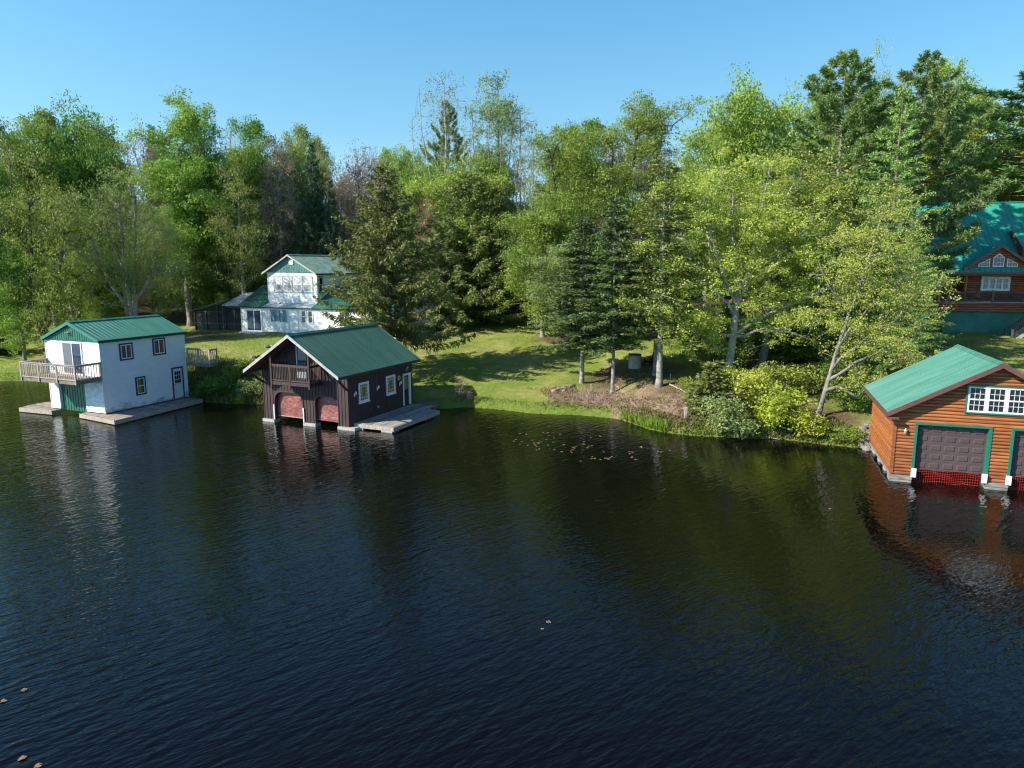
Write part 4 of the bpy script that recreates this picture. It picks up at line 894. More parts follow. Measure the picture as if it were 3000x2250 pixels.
def grow(rng, trunk, lobes, natt, tipr=.012, pathw=.22, power=2.3, seg=.8, r0=None, tropism=.35, shell=2.2, clus=9, clus_r=.62, lead=0):
    """branches that reach for points spread through the crown's volume"""
    pos = []; par = []
    for li, line in enumerate(trunk):
        prev = -1
        if li > 0:
            d = [sum((np.array(line[0])-p)**2) for p in pos]; prev = int(np.argmin(d))
        line = [np.array(p, float) for p in line]
        if li == 0: pos.append(line[0]); par.append(-1); prev = 0
        for a, b in zip(line[:-1], line[1:]):
            k = max(1, int(np.linalg.norm(b-a)/.6))
            for j in range(1, k+1):
                pos.append(a+(b-a)*j/k+rng.normal(0,.02,3)); par.append(prev); prev = len(pos)-1
    nt_ = len(pos)
    vol = np.array([l[3]*l[4]*l[5] for l in lobes])**.8; vol /= vol.sum()
    li = rng.choice(len(lobes), natt, p=vol); u = unit(rng.normal(size=(natt,3))); rad = rng.random(natt)**(1/shell)
    L = np.array(lobes); A = L[li,:3]+u*rad[:,None]*L[li,3:6]
    if clus:      # points come in boughs with gaps between them
        K = max(6, natt//clus); sg = clus_r*(np.mean(L[:,3])/2.2)**.5
        A = A[:K][rng.integers(K, size=natt)]+rng.normal(size=(natt,3))*np.array([sg,sg,sg*.55])
    A = A[A[:,2] > .3]; natt = len(A)
    T = np.array(pos); dd = np.min(np.linalg.norm(A[:,None]-T[None], axis=2), 1)
    order = np.argsort(dd+rng.random(natt)*.8); A = A[order]
    cap = nt_+natt*14; P = np.zeros((cap,3)); P[:nt_] = T; PR = np.full(cap,-1); PR[:nt_] = par; PL = np.zeros(cap); n = nt_
    for i in range(1, nt_): PL[i] = PL[PR[i]]+np.linalg.norm(P[i]-P[PR[i]])*.6 if PR[i] >= 0 else 0
    tips = []
    for a in A:
        v = a-P[1:n]; d = np.linalg.norm(v, axis=1)+1e-6
        i = int(np.argmin(d*(1+.9*np.clip(-v[:,2]/d+.15,0,1))+pathw*PL[1:n]))+1; d = d[i-1]
        p0 = P[i]; q = PR[i]; t0 = unit(P[i]-P[q]) if q >= 0 else np.array([0,0,1.])
        k = min(12, max(1, int(d/seg))); m0 = (unit(a-p0)*.75+t0*.45)*d; m1 = (unit(a-p0)*.8+np.array([0,0,tropism]))*d; prev = i
        for j in range(1, k+1):
            t = j/k; h = (2*t**3-3*t**2+1)*p0+(t**3-2*t**2+t)*m0+(-2*t**3+3*t**2)*a+(t**3-t**2)*m1
            if j < k: h = h+rng.normal(0,.05*min(d,2)/2+.02,3)
            if n >= cap: break
            P[n] = h; PR[n] = prev; PL[n] = PL[prev]+np.linalg.norm(h-P[prev]); prev = n; n += 1
        tips.append(prev)
    P = P[:n]; PR = PR[:n]; s = np.zeros(n); ch = np.zeros(n, int); np.add.at(ch, PR[PR >= 0], 1)
    s[ch == 0] = tipr**power
    for i in range(n-1, 0, -1):
        if PR[i] >= 0: s[PR[i]] += s[i]+.02*tipr**power
    r = s**(1/power)
    if r0: r = np.maximum(tipr*.7, tipr+(r-tipr)*(r0-tipr)/max(r[0]-tipr,1e-6))
    z = P[:nt_,2]-P[0,2]
    if lead:      # leaders keep their thickness well up into the crown
        dist = np.zeros(nt_)
        for i in range(1, nt_): dist[i] = dist[PR[i]]+np.linalg.norm(P[i]-P[PR[i]])
        r[:nt_] = np.maximum(r[:nt_], lead*np.clip(1-dist/(dist.max()*1.02), 0, 1)**1.1+.012)
    r[:nt_] *= 1+.5*np.exp(-z/.35)
    return P, PR, r, np.array(tips), nt_
def leaves(rng, Cn, per, rc, size, flat=.7, up=.5, wid=.6, droop=0.0):
    """leaf-sized faces gathered in clumps round the centres Cn"""
    N = len(Cn)*per; k = np.repeat(rng.uniform(.55,1.15,len(Cn)), per)[:,None]; c = np.repeat(Cn, per, 0)+np.clip(rng.normal(size=(N,3)),-1.7,1.7)*np.array([rc,rc,rc*flat])*k
    nrm = unit(rng.normal(size=(N,3))+np.array([0,0,up])); t = unit(np.cross(nrm, rng.normal(size=(N,3)))); t[:,2] -= droop; t = unit(t); b = np.cross(nrm, t)
    s = size*(.6+.8*rng.random(N))[:,None]
    V = np.stack([c-t*s, c+b*s*wid-t*s*.1, c+t*s, c-b*s*wid-t*s*.1], 1).reshape(-1,3)
    Q = np.arange(N*4).reshape(-1,4)
    rnd = np.clip(np.repeat(rng.random(len(Cn)), per)*.68+rng.random(N)*.32, 0, 1)
    return V, Q, rnd
def ribbons(rng, A, D, L, W, rnd=None, up=None):
    """needle sprays: narrow faces from A along D"""
    N = len(A); D = unit(D); nrm = unit(rng.normal(size=(N,3))+(np.array([0,0,.8]) if up is None else up)); b = unit(np.cross(D, nrm)); L = np.asarray(L).reshape(-1,1)*np.ones((N,1)); W = np.asarray(W).reshape(-1,1)*np.ones((N,1))
    V = np.stack([A, A+D*L*.45+b*W*.5, A+D*L, A+D*L*.45-b*W*.5], 1).reshape(-1,3)
    return V, np.arange(N*4).reshape(-1,4), (rng.random(N) if rnd is None else rnd)
class Proto:
    def __init__(s, trunk, crown, h, w): s.trunk, s.crown, s.h, s.w = trunk, crown, h, w
def deciduous(seed, h=14., w=9., base=.3, lobes=None, natt=420, per=26, rc=.42, size=.15, bark='bark_grey', leaf='leaf_mid', r0=None, trunk=None, top=.75, lean=(0,0), tipr=.012, twigs=True, shell=2.2, wid=.6, tropism=.35, extra=0, flat=.7, clus=9, clus_r=.62, lead=0):
    rng = np.random.default_rng(seed)
    if trunk is None:
        k = 6; trunk = [[(lean[0]*t**1.5+rng.normal(0,.06)*(t>0), lean[1]*t**1.5+rng.normal(0,.06)*(t>0), h*top*t) for t in np.linspace(0,1,k)]]
    if lobes is None:
        zc = h*(1+base)/2; hz = h*(1-base)/2; lobes = [(lean[0]*.7,lean[1]*.7,zc,w/2*.8,w/2*.8,hz)]
        for i in range(7):
            a = rng.random()*6.28; q = rng.uniform(.25,.62)*w/2; zz = rng.uniform(base+.12,.86)*h
            sc = rng.uniform(.32,.5)*w/2
            lobes.append((lean[0]*.7+math.cos(a)*q, lean[1]*.7+math.sin(a)*q, zz, sc, sc, sc*rng.uniform(.7,1.2)))
    P, PR, r, tips, nt_ = grow(rng, trunk, lobes, natt, tipr=tipr, r0=r0 or h*.014, shell=shell, tropism=tropism, clus=clus, clus_r=clus_r, lead=lead)
    tm = branch_mesh('trunk', P, PR, r, M[bark])
    cen = P[tips]
    if extra:    # leaves along the twigs too
        thin = np.where((r < tipr*2.2) & (np.arange(len(r)) >= nt_))[0]; cen = np.concatenate([cen, P[rng.choice(thin, min(extra,len(thin)), replace=False)]])
    V, Q, rn = leaves(rng, cen, per, rc, size, wid=wid, flat=flat)
    cm = np_mesh('crown', V, Q, False, M[leaf], rn)
    hh = float(np.percentile(V[:,2], 99.93)); ww = float(np.percentile(np.abs(V[:,0]-V[:,0].mean()), 98)*2)
    return Proto(tm, cm, hh, ww)
def conifer(seed, kind, h=15., w=6., h0=1.5, leaf='needle_spruce', bark='bark_brown', dens=1.0, gap=.36, power=.8, droop=.25, rise=.15, nb=6):
    rng = np.random.default_rng(seed); hw = w/2
    zt = np.linspace(0, h, 26); tr = np.stack([rng.normal(0,.025,26).cumsum()*.3, rng.normal(0,.025,26).cumsum()*.3, zt], -1); rt = .0125*h*.6*(1-zt/h)**.9+.015; rt[0] *= 1.35; rt[1] *= 1.08
    parts = [tubes(tr[:-1], tr[1:], rt[:-1], rt[1:], 8)]
    B0 = []; B1 = []; Br = []; A = []; D = []; LN = []; WD = []; RN = []; U = []
    z = h0
    while z < h-.25:
        f = (z-h0)/(h-h0); prof = (1-f)**power
        if kind == 'pine': prof = (.55+.75*math.sin(min(1,f*1.35)*math.pi*.78))*(1-f**3)*.8
        if kind == 'larch': prof = (1-f)**.75
        n = max(3, int(nb*(.6+.4*(1-f))+rng.random())); a0 = rng.random()*6.28
        for k in range(n):
            a = a0+6.283*k/n+rng.normal(0,.25); L = max(.25, hw*prof*rng.uniform(.62,1.12)); zz = z+rng.uniform(-.5,.5)*gap
            if kind == 'fir' and f < .12: L *= rng.uniform(.4,1)
            if kind == 'pine': L *= rng.uniform(.6,1.15)
            o = np.array([math.cos(a), math.sin(a), 0.]); sd = np.array([-o[1], o[0], 0.]); ns = max(4, int(L/.28)); t = np.linspace(0,1,ns+1)
            if kind == 'spruce': dz = L*(-droop*1.6*t*(1-.1*f)+ (droop+rise)*t**2.6+.35*f*t)
            elif kind == 'fir': dz = L*((.25*f-.02)*t-.10*t**2+rise*.4*t**3)
            elif kind == 'pine': dz = L*((.02+.34*f)*t+.22*t**2.5)
            else: dz = L*(-.28*t+.1*t**2.2+.45*f*t)
            pts = np.array([np.interp(zz, zt, tr[:,0]), np.interp(zz, zt, tr[:,1]), zz])+o*(L*t)[:,None]+np.stack([np.zeros_like(t)]*2+[dz], -1)+sd*(rng.normal(0,.05)*L*t**2)[:,None]
            br = (.012+.009*L)*(1-t*.85)
            B0.append(pts[:-1]); B1.append(pts[1:]); Br.append(np.stack([br[:-1], br[1:]], -1))
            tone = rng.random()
            m_ = int(L*(24 if kind != 'pine' else 15)*dens)+5
            tt = 1-rng.random(m_)**1.25*(.9 if kind != 'pine' else .5)
            if kind == 'pine':
                tt = np.clip(tt,0,1); C0 = np.stack([np.interp(tt,t,pts[:,i]) for i in range(3)], -1)
                C0 += sd*(rng.normal(0,.26,m_)*L*.55*(1.15-tt))[:,None]+np.array([0,0,1.])*(rng.random(m_)*.28+.02)[:,None]
                q = 12; Cq = np.repeat(C0, q, 0); dr = unit(rng.normal(size=(m_*q,3))+np.array([0,0,.55])+o*.5)
                A.append(Cq); D.append(dr); LN.append(rng.uniform(.20,.36,m_*q)); WD.append(np.full(m_*q,.055)); RN.append(np.clip(tone*.4+np.repeat(rng.random(m_),q)*.4+rng.random(m_*q)*.2,0,1))
                continue
            C0 = np.stack([np.interp(tt,t,pts[:,i]) for i in range(3)], -1); s_ = rng.choice([-1,1], m_)
            tw = (.17+.36*L*.45*(1-tt)**.8+.10*rng.random(m_))*np.where(kind=='larch',.8,1)
            if kind == 'spruce':
                dirv = sd*(s_*rng.uniform(.2,1.1,m_))[:,None]+o*rng.uniform(.1,.8,m_)[:,None]+np.array([0,0,-1.])*rng.uniform(.25,1.5,m_)[:,None]; ww_ = .095
            elif kind == 'fir':
                dirv = sd*(s_*rng.uniform(.5,1.1,m_))[:,None]+o*rng.uniform(.4,.9,m_)[:,None]+np.array([0,0,1.])*rng.uniform(-.25,.12,m_)[:,None]; ww_ = .10
            else:
                dirv = sd*(s_*rng.uniform(.3,1.,m_))[:,None]+o*rng.uniform(.3,1.,m_)[:,None]+np.array([0,0,-1.])*rng.uniform(-.2,.8,m_)[:,None]; ww_ = .075
            dirv = unit(dirv)
            q = 3 if kind != 'larch' else 4
            for j in range(q):
                st = C0+dirv*(tw*j/q*.9)[:,None]+rng.normal(0,.05,(m_,3))
                dj = unit(dirv+rng.normal(0,.38 if kind != 'larch' else .6,(m_,3)))
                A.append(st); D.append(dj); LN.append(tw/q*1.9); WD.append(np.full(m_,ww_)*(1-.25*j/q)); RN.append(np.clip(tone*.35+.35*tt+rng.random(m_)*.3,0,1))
        z += gap*(1.9 if kind == 'pine' else 1)*rng.uniform(.85,1.15)*(1-.35*f)
    B0 = np.concatenate(B0); B1 = np.concatenate(B1); Br = np.concatenate(Br); parts.append(tubes(B0, B1, Br[:,0], Br[:,1], 3))
    V, Q = join(parts); tm = np_mesh('trunk', V, Q, True, M[bark])
    A = np.concatenate(A); V, Q, rn = ribbons(rng, A, np.concatenate(D), np.concatenate(LN), np.concatenate(WD), np.concatenate(RN))
    cm = np_mesh('crown', V, Q, False, M[leaf], rn)
    return Proto(tm, cm, h, float(np.percentile(np.abs(V[:,0]), 98)*2))
LEAF = {
 'leaf_young': [(.165,.208,.028),(.235,.275,.042),(.305,.33,.068)],
 'leaf_bright': [(.098,.158,.022),(.15,.215,.032),(.21,.265,.048)],
 'leaf_yellow': [(.15,.19,.018),(.20,.24,.024),(.25,.275,.034)],
 'leaf_mid': [(.055,.115,.015),(.092,.165,.022),(.14,.21,.034)],
 'leaf_olive': [(.092,.133,.02),(.135,.176,.03),(.185,.215,.046)],
 'leaf_pale': [(.095,.135,.03),(.14,.18,.043),(.185,.21,.062)],
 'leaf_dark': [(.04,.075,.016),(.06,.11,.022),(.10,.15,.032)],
 'leaf_poplar': [(.085,.13,.042),(.125,.175,.06),(.17,.22,.085)],
 'leaf_red': [(.20,.07,.06),(.27,.11,.09),(.30,.16,.12)],
 'leaf_bud': [(.14,.105,.07),(.18,.14,.09),(.20,.17,.11)],
 'leaf_ash': [(.155,.187,.03),(.22,.25,.046),(.27,.28,.07)],
 'leaf_willow': [(.12,.16,.05),(.165,.205,.065),(.21,.245,.095)],
 'leaf_forsythia': [(.40,.30,.01),(.55,.42,.015),(.20,.22,.03)],
 'needle_spruce': [(.04,.052,.013),(.085,.098,.024),(.145,.15,.042)],
 'needle_spruce_g': [(.045,.065,.017),(.09,.12,.032),(.155,.185,.052)],
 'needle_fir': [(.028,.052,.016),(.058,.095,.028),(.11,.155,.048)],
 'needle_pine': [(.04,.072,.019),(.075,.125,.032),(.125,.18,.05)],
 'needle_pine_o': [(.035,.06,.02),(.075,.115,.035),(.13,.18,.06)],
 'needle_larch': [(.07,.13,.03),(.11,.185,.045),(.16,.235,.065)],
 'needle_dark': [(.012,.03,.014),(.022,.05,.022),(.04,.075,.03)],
}
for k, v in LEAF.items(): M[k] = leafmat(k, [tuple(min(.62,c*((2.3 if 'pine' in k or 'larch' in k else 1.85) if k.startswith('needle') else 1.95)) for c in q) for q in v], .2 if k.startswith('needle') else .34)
def plant(name, proto, X, Y, hgt, wid, label, cat='tree', group=None, rot=0.0, leaf=None, bark=None, zoff=-.06):
    t = thing(name, label, cat, (X,Y,tz(X,Y)+zoff), rot, group)
    sz = hgt/proto.h; sx = wid/proto.w; t.scale = (sx,sx,sz)
    for nm, me, mm in (('trunk',proto.trunk,bark),('crown',proto.crown,leaf)):
        o = bpy.data.objects.new(nm, me); C.objects.link(o); o.parent = t
        if mm: o.material_slots[0].link = 'OBJECT'; o.material_slots[0].material = M[mm]
    return t
def at_px(u, v_top, D, v_base=None):
    """ground point under column u at depth D, and the height that reaches row v_top"""
    X, Y, _ = aty(u, v_base or 950, D); z = tz(X, Y)
    return X, Y, row_z(v_top, D)-z
def wpx(px, D): return px/F*D*1.0
def deg(rng): return rng.random()*6.283
PR_ = {}
def protos():
    p = PR_
    p['round'] = deciduous(1, 14, 9, .10, clus=8, clus_r=.72, natt=680, per=92, rc=.42, size=.076)
    p['oval'] = deciduous(2, 16, 7.5, .10, clus=8, clus_r=.68, natt=680, per=96, rc=.38, size=.076)
    p['wide'] = deciduous(3, 13, 11, .10, clus=8, clus_r=.75, natt=760, per=92, rc=.42, size=.076)
    p['tall'] = deciduous(4, 18, 8, .10, clus=8, clus_r=.72, natt=720, per=96, rc=.40, size=.078)
    p['open'] = deciduous(5, 15, 9, .12, clus=6, clus_r=.8, natt=620, per=38, rc=.44, size=.07, bark='bark_grey', extra=120)
    p['sparse'] = deciduous(6, 14, 9, .12, clus=5, clus_r=.8, natt=820, per=13, rc=.36, size=.085, bark='bark_grey', extra=250, tipr=.014)
    p['sparse_tall'] = deciduous(7, 17, 8, .14, clus=5, clus_r=.8, natt=820, per=12, rc=.36, size=.085, bark='bark_grey', extra=250, tipr=.014)
    up = lambda n, h, w, sd: [[(0,0,0),(.05,0,h*.22),(0,.05,h*.45),(.1,0,h*.72),(.05,0,h)]]+[[(.02,.02,h*f),(w*.5*math.cos(a),w*.5*math.sin(a),h*(f+.2)),(w*math.cos(a),w*math.sin(a),h*(f+.48)),(w*1.05*math.cos(a),w*1.05*math.sin(a),h*min(.97,f+.66))] for a, f in [(sd+2.4*i, .16+.04*i) for i in range(n)]]
    p['bare'] = deciduous(8, 17, 7, .3, clus=0, natt=900, per=2, rc=.25, size=.055, bark='bark_pale', tipr=.009, tropism=1.1, shell=2.4, r0=.14, lead=.09, trunk=up(6,16,2.3,.3), lobes=[(0,0,11.5,2.9,2.9,5.2),(0,0,15,1.9,1.9,2.4)])
    p['bud'] = deciduous(9, 14, 8, .25, clus=0, natt=760, per=10, rc=.32, size=.07, bark='bark_grey', leaf='leaf_bud', tipr=.016)
    p['poplar'] = deciduous(10, 18, 6, .28, clus=6, clus_r=.5, natt=620, per=20, rc=.3, size=.07, bark='bark_grey', leaf='leaf_poplar', tropism=.9, extra=160, r0=.18, lead=.11, trunk=up(6,17,2.1,1.0), lobes=[(0,0,11.5,2.8,2.8,5.0),(0,0,15.5,1.8,1.8,2.4)])
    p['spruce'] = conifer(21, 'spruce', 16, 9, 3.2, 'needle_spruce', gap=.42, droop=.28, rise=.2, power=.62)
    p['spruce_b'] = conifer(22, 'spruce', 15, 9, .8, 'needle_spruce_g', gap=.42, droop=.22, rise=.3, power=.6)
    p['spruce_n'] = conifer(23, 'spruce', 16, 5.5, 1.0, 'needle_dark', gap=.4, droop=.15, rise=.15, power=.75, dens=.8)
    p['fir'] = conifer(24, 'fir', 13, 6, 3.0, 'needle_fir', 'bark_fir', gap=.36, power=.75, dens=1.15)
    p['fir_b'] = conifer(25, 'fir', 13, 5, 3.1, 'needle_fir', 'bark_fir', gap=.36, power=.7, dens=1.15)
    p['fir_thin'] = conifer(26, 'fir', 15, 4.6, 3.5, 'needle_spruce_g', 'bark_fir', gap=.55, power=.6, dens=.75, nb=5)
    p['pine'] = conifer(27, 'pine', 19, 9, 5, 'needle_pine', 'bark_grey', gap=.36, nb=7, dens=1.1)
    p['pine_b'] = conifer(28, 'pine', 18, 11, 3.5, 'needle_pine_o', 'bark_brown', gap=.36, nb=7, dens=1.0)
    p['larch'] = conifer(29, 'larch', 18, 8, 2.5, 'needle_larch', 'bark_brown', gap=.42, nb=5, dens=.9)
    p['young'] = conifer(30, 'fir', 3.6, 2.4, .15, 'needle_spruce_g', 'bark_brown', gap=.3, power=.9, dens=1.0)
    p['shrub'] = deciduous(31, 2.6, 3.2, .05, clus=0, natt=150, per=22, rc=.22, size=.075, bark='bark_brown', r0=.03, tipr=.007, top=.5, trunk=[[(0,0,0),(0,0,.35)],[(0,0,.05),(.5,.1,.9)],[(0,0,.05),(-.45,.2,.9)],[(0,0,.05),(.1,-.5,.8)],[(0,0,.05),(-.1,.5,.9)]])
    p['shrub_b'] = deciduous(32, 2.4, 3.4, .03, clus=0, natt=150, per=18, rc=.24, size=.085, bark='bark_brown', r0=.03, tipr=.007, trunk=[[(0,0,0),(0,0,.3)],[(0,0,.05),(.6,0,.7)],[(0,0,.05),(-.6,.1,.7)],[(0,0,.05),(.1,-.6,.6)],[(0,0,.05),(0,.5,.8)]])
    p['twiggy'] = deciduous(33, 2.0, 2.6, .03, clus=0, natt=170, per=5, rc=.14, size=.05, bark='bark_brown', r0=.025, tipr=.009, trunk=[[(0,0,0),(0,0,.2)],[(0,0,.05),(.5,0,.6)],[(0,0,.05),(-.5,.1,.6)],[(0,0,.05),(.1,-.5,.5)],[(0,0,.05),(0,.4,.7)]], leaf='leaf_bud')
    # the big young-leaved maple on the point, several leaders from one short trunk
    T = [[(0,0,0),(.05,.05,1.2),(.15,.1,2.6),(.3,.2,4.4),(.1,.2,6.5),(-.2,.1,9.0),(-.3,0,11.5)],
         [(.25,.2,4.0),(-1.2,.0,5.4),(-2.6,-.3,7.6),(-3.6,-.4,9.8)],[(.3,.2,4.6),(1.3,.4,6.4),(2.2,.3,9.2),(2.9,.2,11.2)],
         [(.3,.2,4.8),(.9,-.3,7.2),(1.1,-.5,9.6),(1.4,-.4,11.8)],[(.3,.2,4.2),(-.8,-.5,6.4),(-1.7,-.7,8.9),(-2.0,-.6,11.0)],[(-1.2,.0,5.4),(-1.6,-.6,8.0),(-1.4,-.5,10.2)],[(1.3,.4,6.4),(3.2,.2,8.2),(4.6,.3,9.6)],[(.1,.1,2.6),(1.6,.2,3.7),(3.4,-.1,4.6),(5.0,-.4,5.4)],[(.12,.1,2.4),(-1.3,-.2,3.0),(-2.8,-.6,3.2)],[(.3,.2,5.2),(2.2,.8,6.8),(3.9,1.0,8.4)],
         [(.1,.1,2.3),(1.3,-.2,2.9),(2.9,-.5,2.9),(4.2,-.6,2.4)],[(.2,.2,4.6),(-.4,1.6,6.4),(-.8,2.8,8.6)]]
    LB = [(-.6,.2,10.2,2.6,2.6,2.9),(-3.4,-.2,8.6,2.3,2.2,2.9),(2.3,.3,9.6,2.6,2.4,2.6),(4.6,.5,7.0,2.2,2.2,2.4),(-3.2,-.6,4.4,2.5,1.9,1.9),(-.5,-1.0,5.2,2.8,1.9,2.2),(3.2,-.7,3.8,2.4,1.8,1.7),(-1.2,1.8,7.6,2.8,2.4,2.6),(1.6,-.9,7.2,2.6,1.9,2.2),(-2.2,-1,2.6,1.8,1.2,1.0)]
    p['maple'] = deciduous(47, lobes=LB, trunk=T, natt=1450, per=44, rc=.23, size=.052, bark='bark_pale', leaf='leaf_young', r0=.21, tipr=.013, extra=420, shell=3.0, clus=6, clus_r=.5, lead=.095)
    T = [[(0,0,0),(.2,0,2.0),(.3,.1,4.5),(.9,.1,7.5),(1.5,.2,10.0),(1.9,.2,12.6)],[(.3,0,3.6),(1.8,.2,6.0),(3.0,.3,8.2)],[(.4,0,5.2),(-.8,.3,7.5),(-1.3,.4,9.5)]]
    p['maple_back'] = deciduous(42, lobes=[(1.2,.2,10.6,2.8,2.6,2.6),(3.2,.2,7.6,2.4,2.2,2.6),(-.6,.3,7.8,2.4,2.2,2.6),(1.6,-.4,5.2,2.8,2.2,1.8)], trunk=T, natt=620, per=28, rc=.30, size=.075, bark='bark_grey', leaf='leaf_olive', r0=.2, extra=200)
    T = [[(0,0,0),(.35,.1,1.6),(.8,.2,3.6),(1.5,.3,6.2),(2.2,.3,8.8),(2.75,.3,11.4),(3.0,.3,13)],[(.7,.2,3.2),(2.2,-.1,4.6),(3.9,-.3,5.9)],[(1.0,.2,4.5),(2.6,.2,6.6),(4.2,.1,8.2)],[(.5,.1,2.2),(1.8,-.3,3.4),(3.4,-.6,4.2)],[(1.5,.3,6.2),(.3,.3,7.6),(-.5,.3,9.2)],[(.35,.1,1.5),(.9,-.3,1.9),(1.9,-.6,1.3)]]
    p['ash'] = deciduous(43, lobes=[(2.6,.2,10.6,2.0,1.8,2.6),(4.0,0,7.2,2.4,1.9,2.2),(3.6,-.4,4.6,2.4,1.7,1.6),(1.0,.3,7.2,1.9,1.7,2.4),(2.2,-.4,2.6,1.9,1.3,1.2),(1.2,0,4.6,1.7,1.4,1.6)], trunk=T, natt=800, per=24, rc=.23, size=.05, clus=6, clus_r=.5, lead=.10, bark='bark_grey', leaf='leaf_ash', r0=.13, extra=330, tipr=.010, flat=.5)
    T = [[(0,0,0),(0,0,2.5),(-.3,0,5),(-.2,0,8),(.2,0,11),(.4,0,13.5)],[(-.2,0,4.5),(2.2,.3,7.5),(3.6,.3,11),(4.2,.2,14)],[(-.2,0,4.5),(-2.6,.2,7),(-4.2,.1,10),(-4.6,0,12.5)],[(0,0,8),(2.0,.2,12),(2.4,.1,15)]]
    p['big_olive'] = deciduous(44, lobes=[(3.4,0,14.6,3.6,3.0,2.8),(-3.4,0,12.6,3.2,2.8,2.6),(0,0,11.0,4.0,3.2,3.2),(-4.4,-.6,8.0,2.8,2.4,2.6),(2.8,-.8,9.4,4.0,3.0,3.0),(-2.0,-1.2,5.0,3.6,2.4,2.4),(4.8,-.4,7.0,2.2,2.2,2.4),(-5.4,-.8,4.6,2.0,1.8,2.2)], trunk=T, natt=1400, per=52, rc=.40, size=.068, lead=.2, bark='bark_dark', leaf='leaf_olive', r0=.34, extra=200, shell=2.0)
    T = [[(0,0,0),(-1.0,.1,2.2),(-2.4,.1,4.4),(-4.0,0,6.4),(-5.0,0,8.6)],[(-2.2,.1,4.1),(-1.6,.3,7),(-1.3,.4,11)],[(-1.2,.1,2.6),(.6,.4,5.2),(1.6,.5,8.5)],[(-3.4,0,5.7),(-5.6,-.2,6.2),(-7,-.3,7.6)]]
    p['leaning'] = deciduous(45, lobes=[(-4.6,0,9.6,3.2,2.6,3.4),(-1.2,.3,10.4,3.0,2.6,3.6),(1.4,.4,7.6,2.8,2.4,2.8),(-6.2,0,6.6,2.4,2.0,2.4),(0,-.6,4.6,3.2,2.2,2.0)], trunk=T, natt=900, per=20, rc=.33, size=.075, lead=.22, bark='bark_dark', leaf='leaf_olive', r0=.36, extra=250)
    T = [[(0,0,0),(.0,.0,3.0),(-.1,0,6),(-.3,0,9.5),(-.2,0,12)],[(.25,0,.1),(.42,.0,3.0),(.6,.05,6.0),(1.1,.1,9.5),(1.4,.1,12)],[(.0,0,3.2),(-1.6,-.2,5.2),(-2.8,-.3,7.6)],[(.5,0,4.0),(2.0,-.3,5.4),(3.2,-.4,6.6)],[(-.1,0,6),(-1.4,.2,8.4),(-2.2,.2,10.8)]]
    p['twin'] = deciduous(46, lobes=[(.2,0,11,3.4,2.8,3.2),(-2.8,-.2,8.2,2.8,2.4,3.0),(3.0,-.3,7.4,2.8,2.4,3.0),(0,-.8,6.0,3.4,2.2,2.6)], trunk=T, natt=950, per=17, rc=.33, size=.072, lead=.2, bark='bark_grey', leaf='leaf_pale', r0=.40, extra=300)
protos()
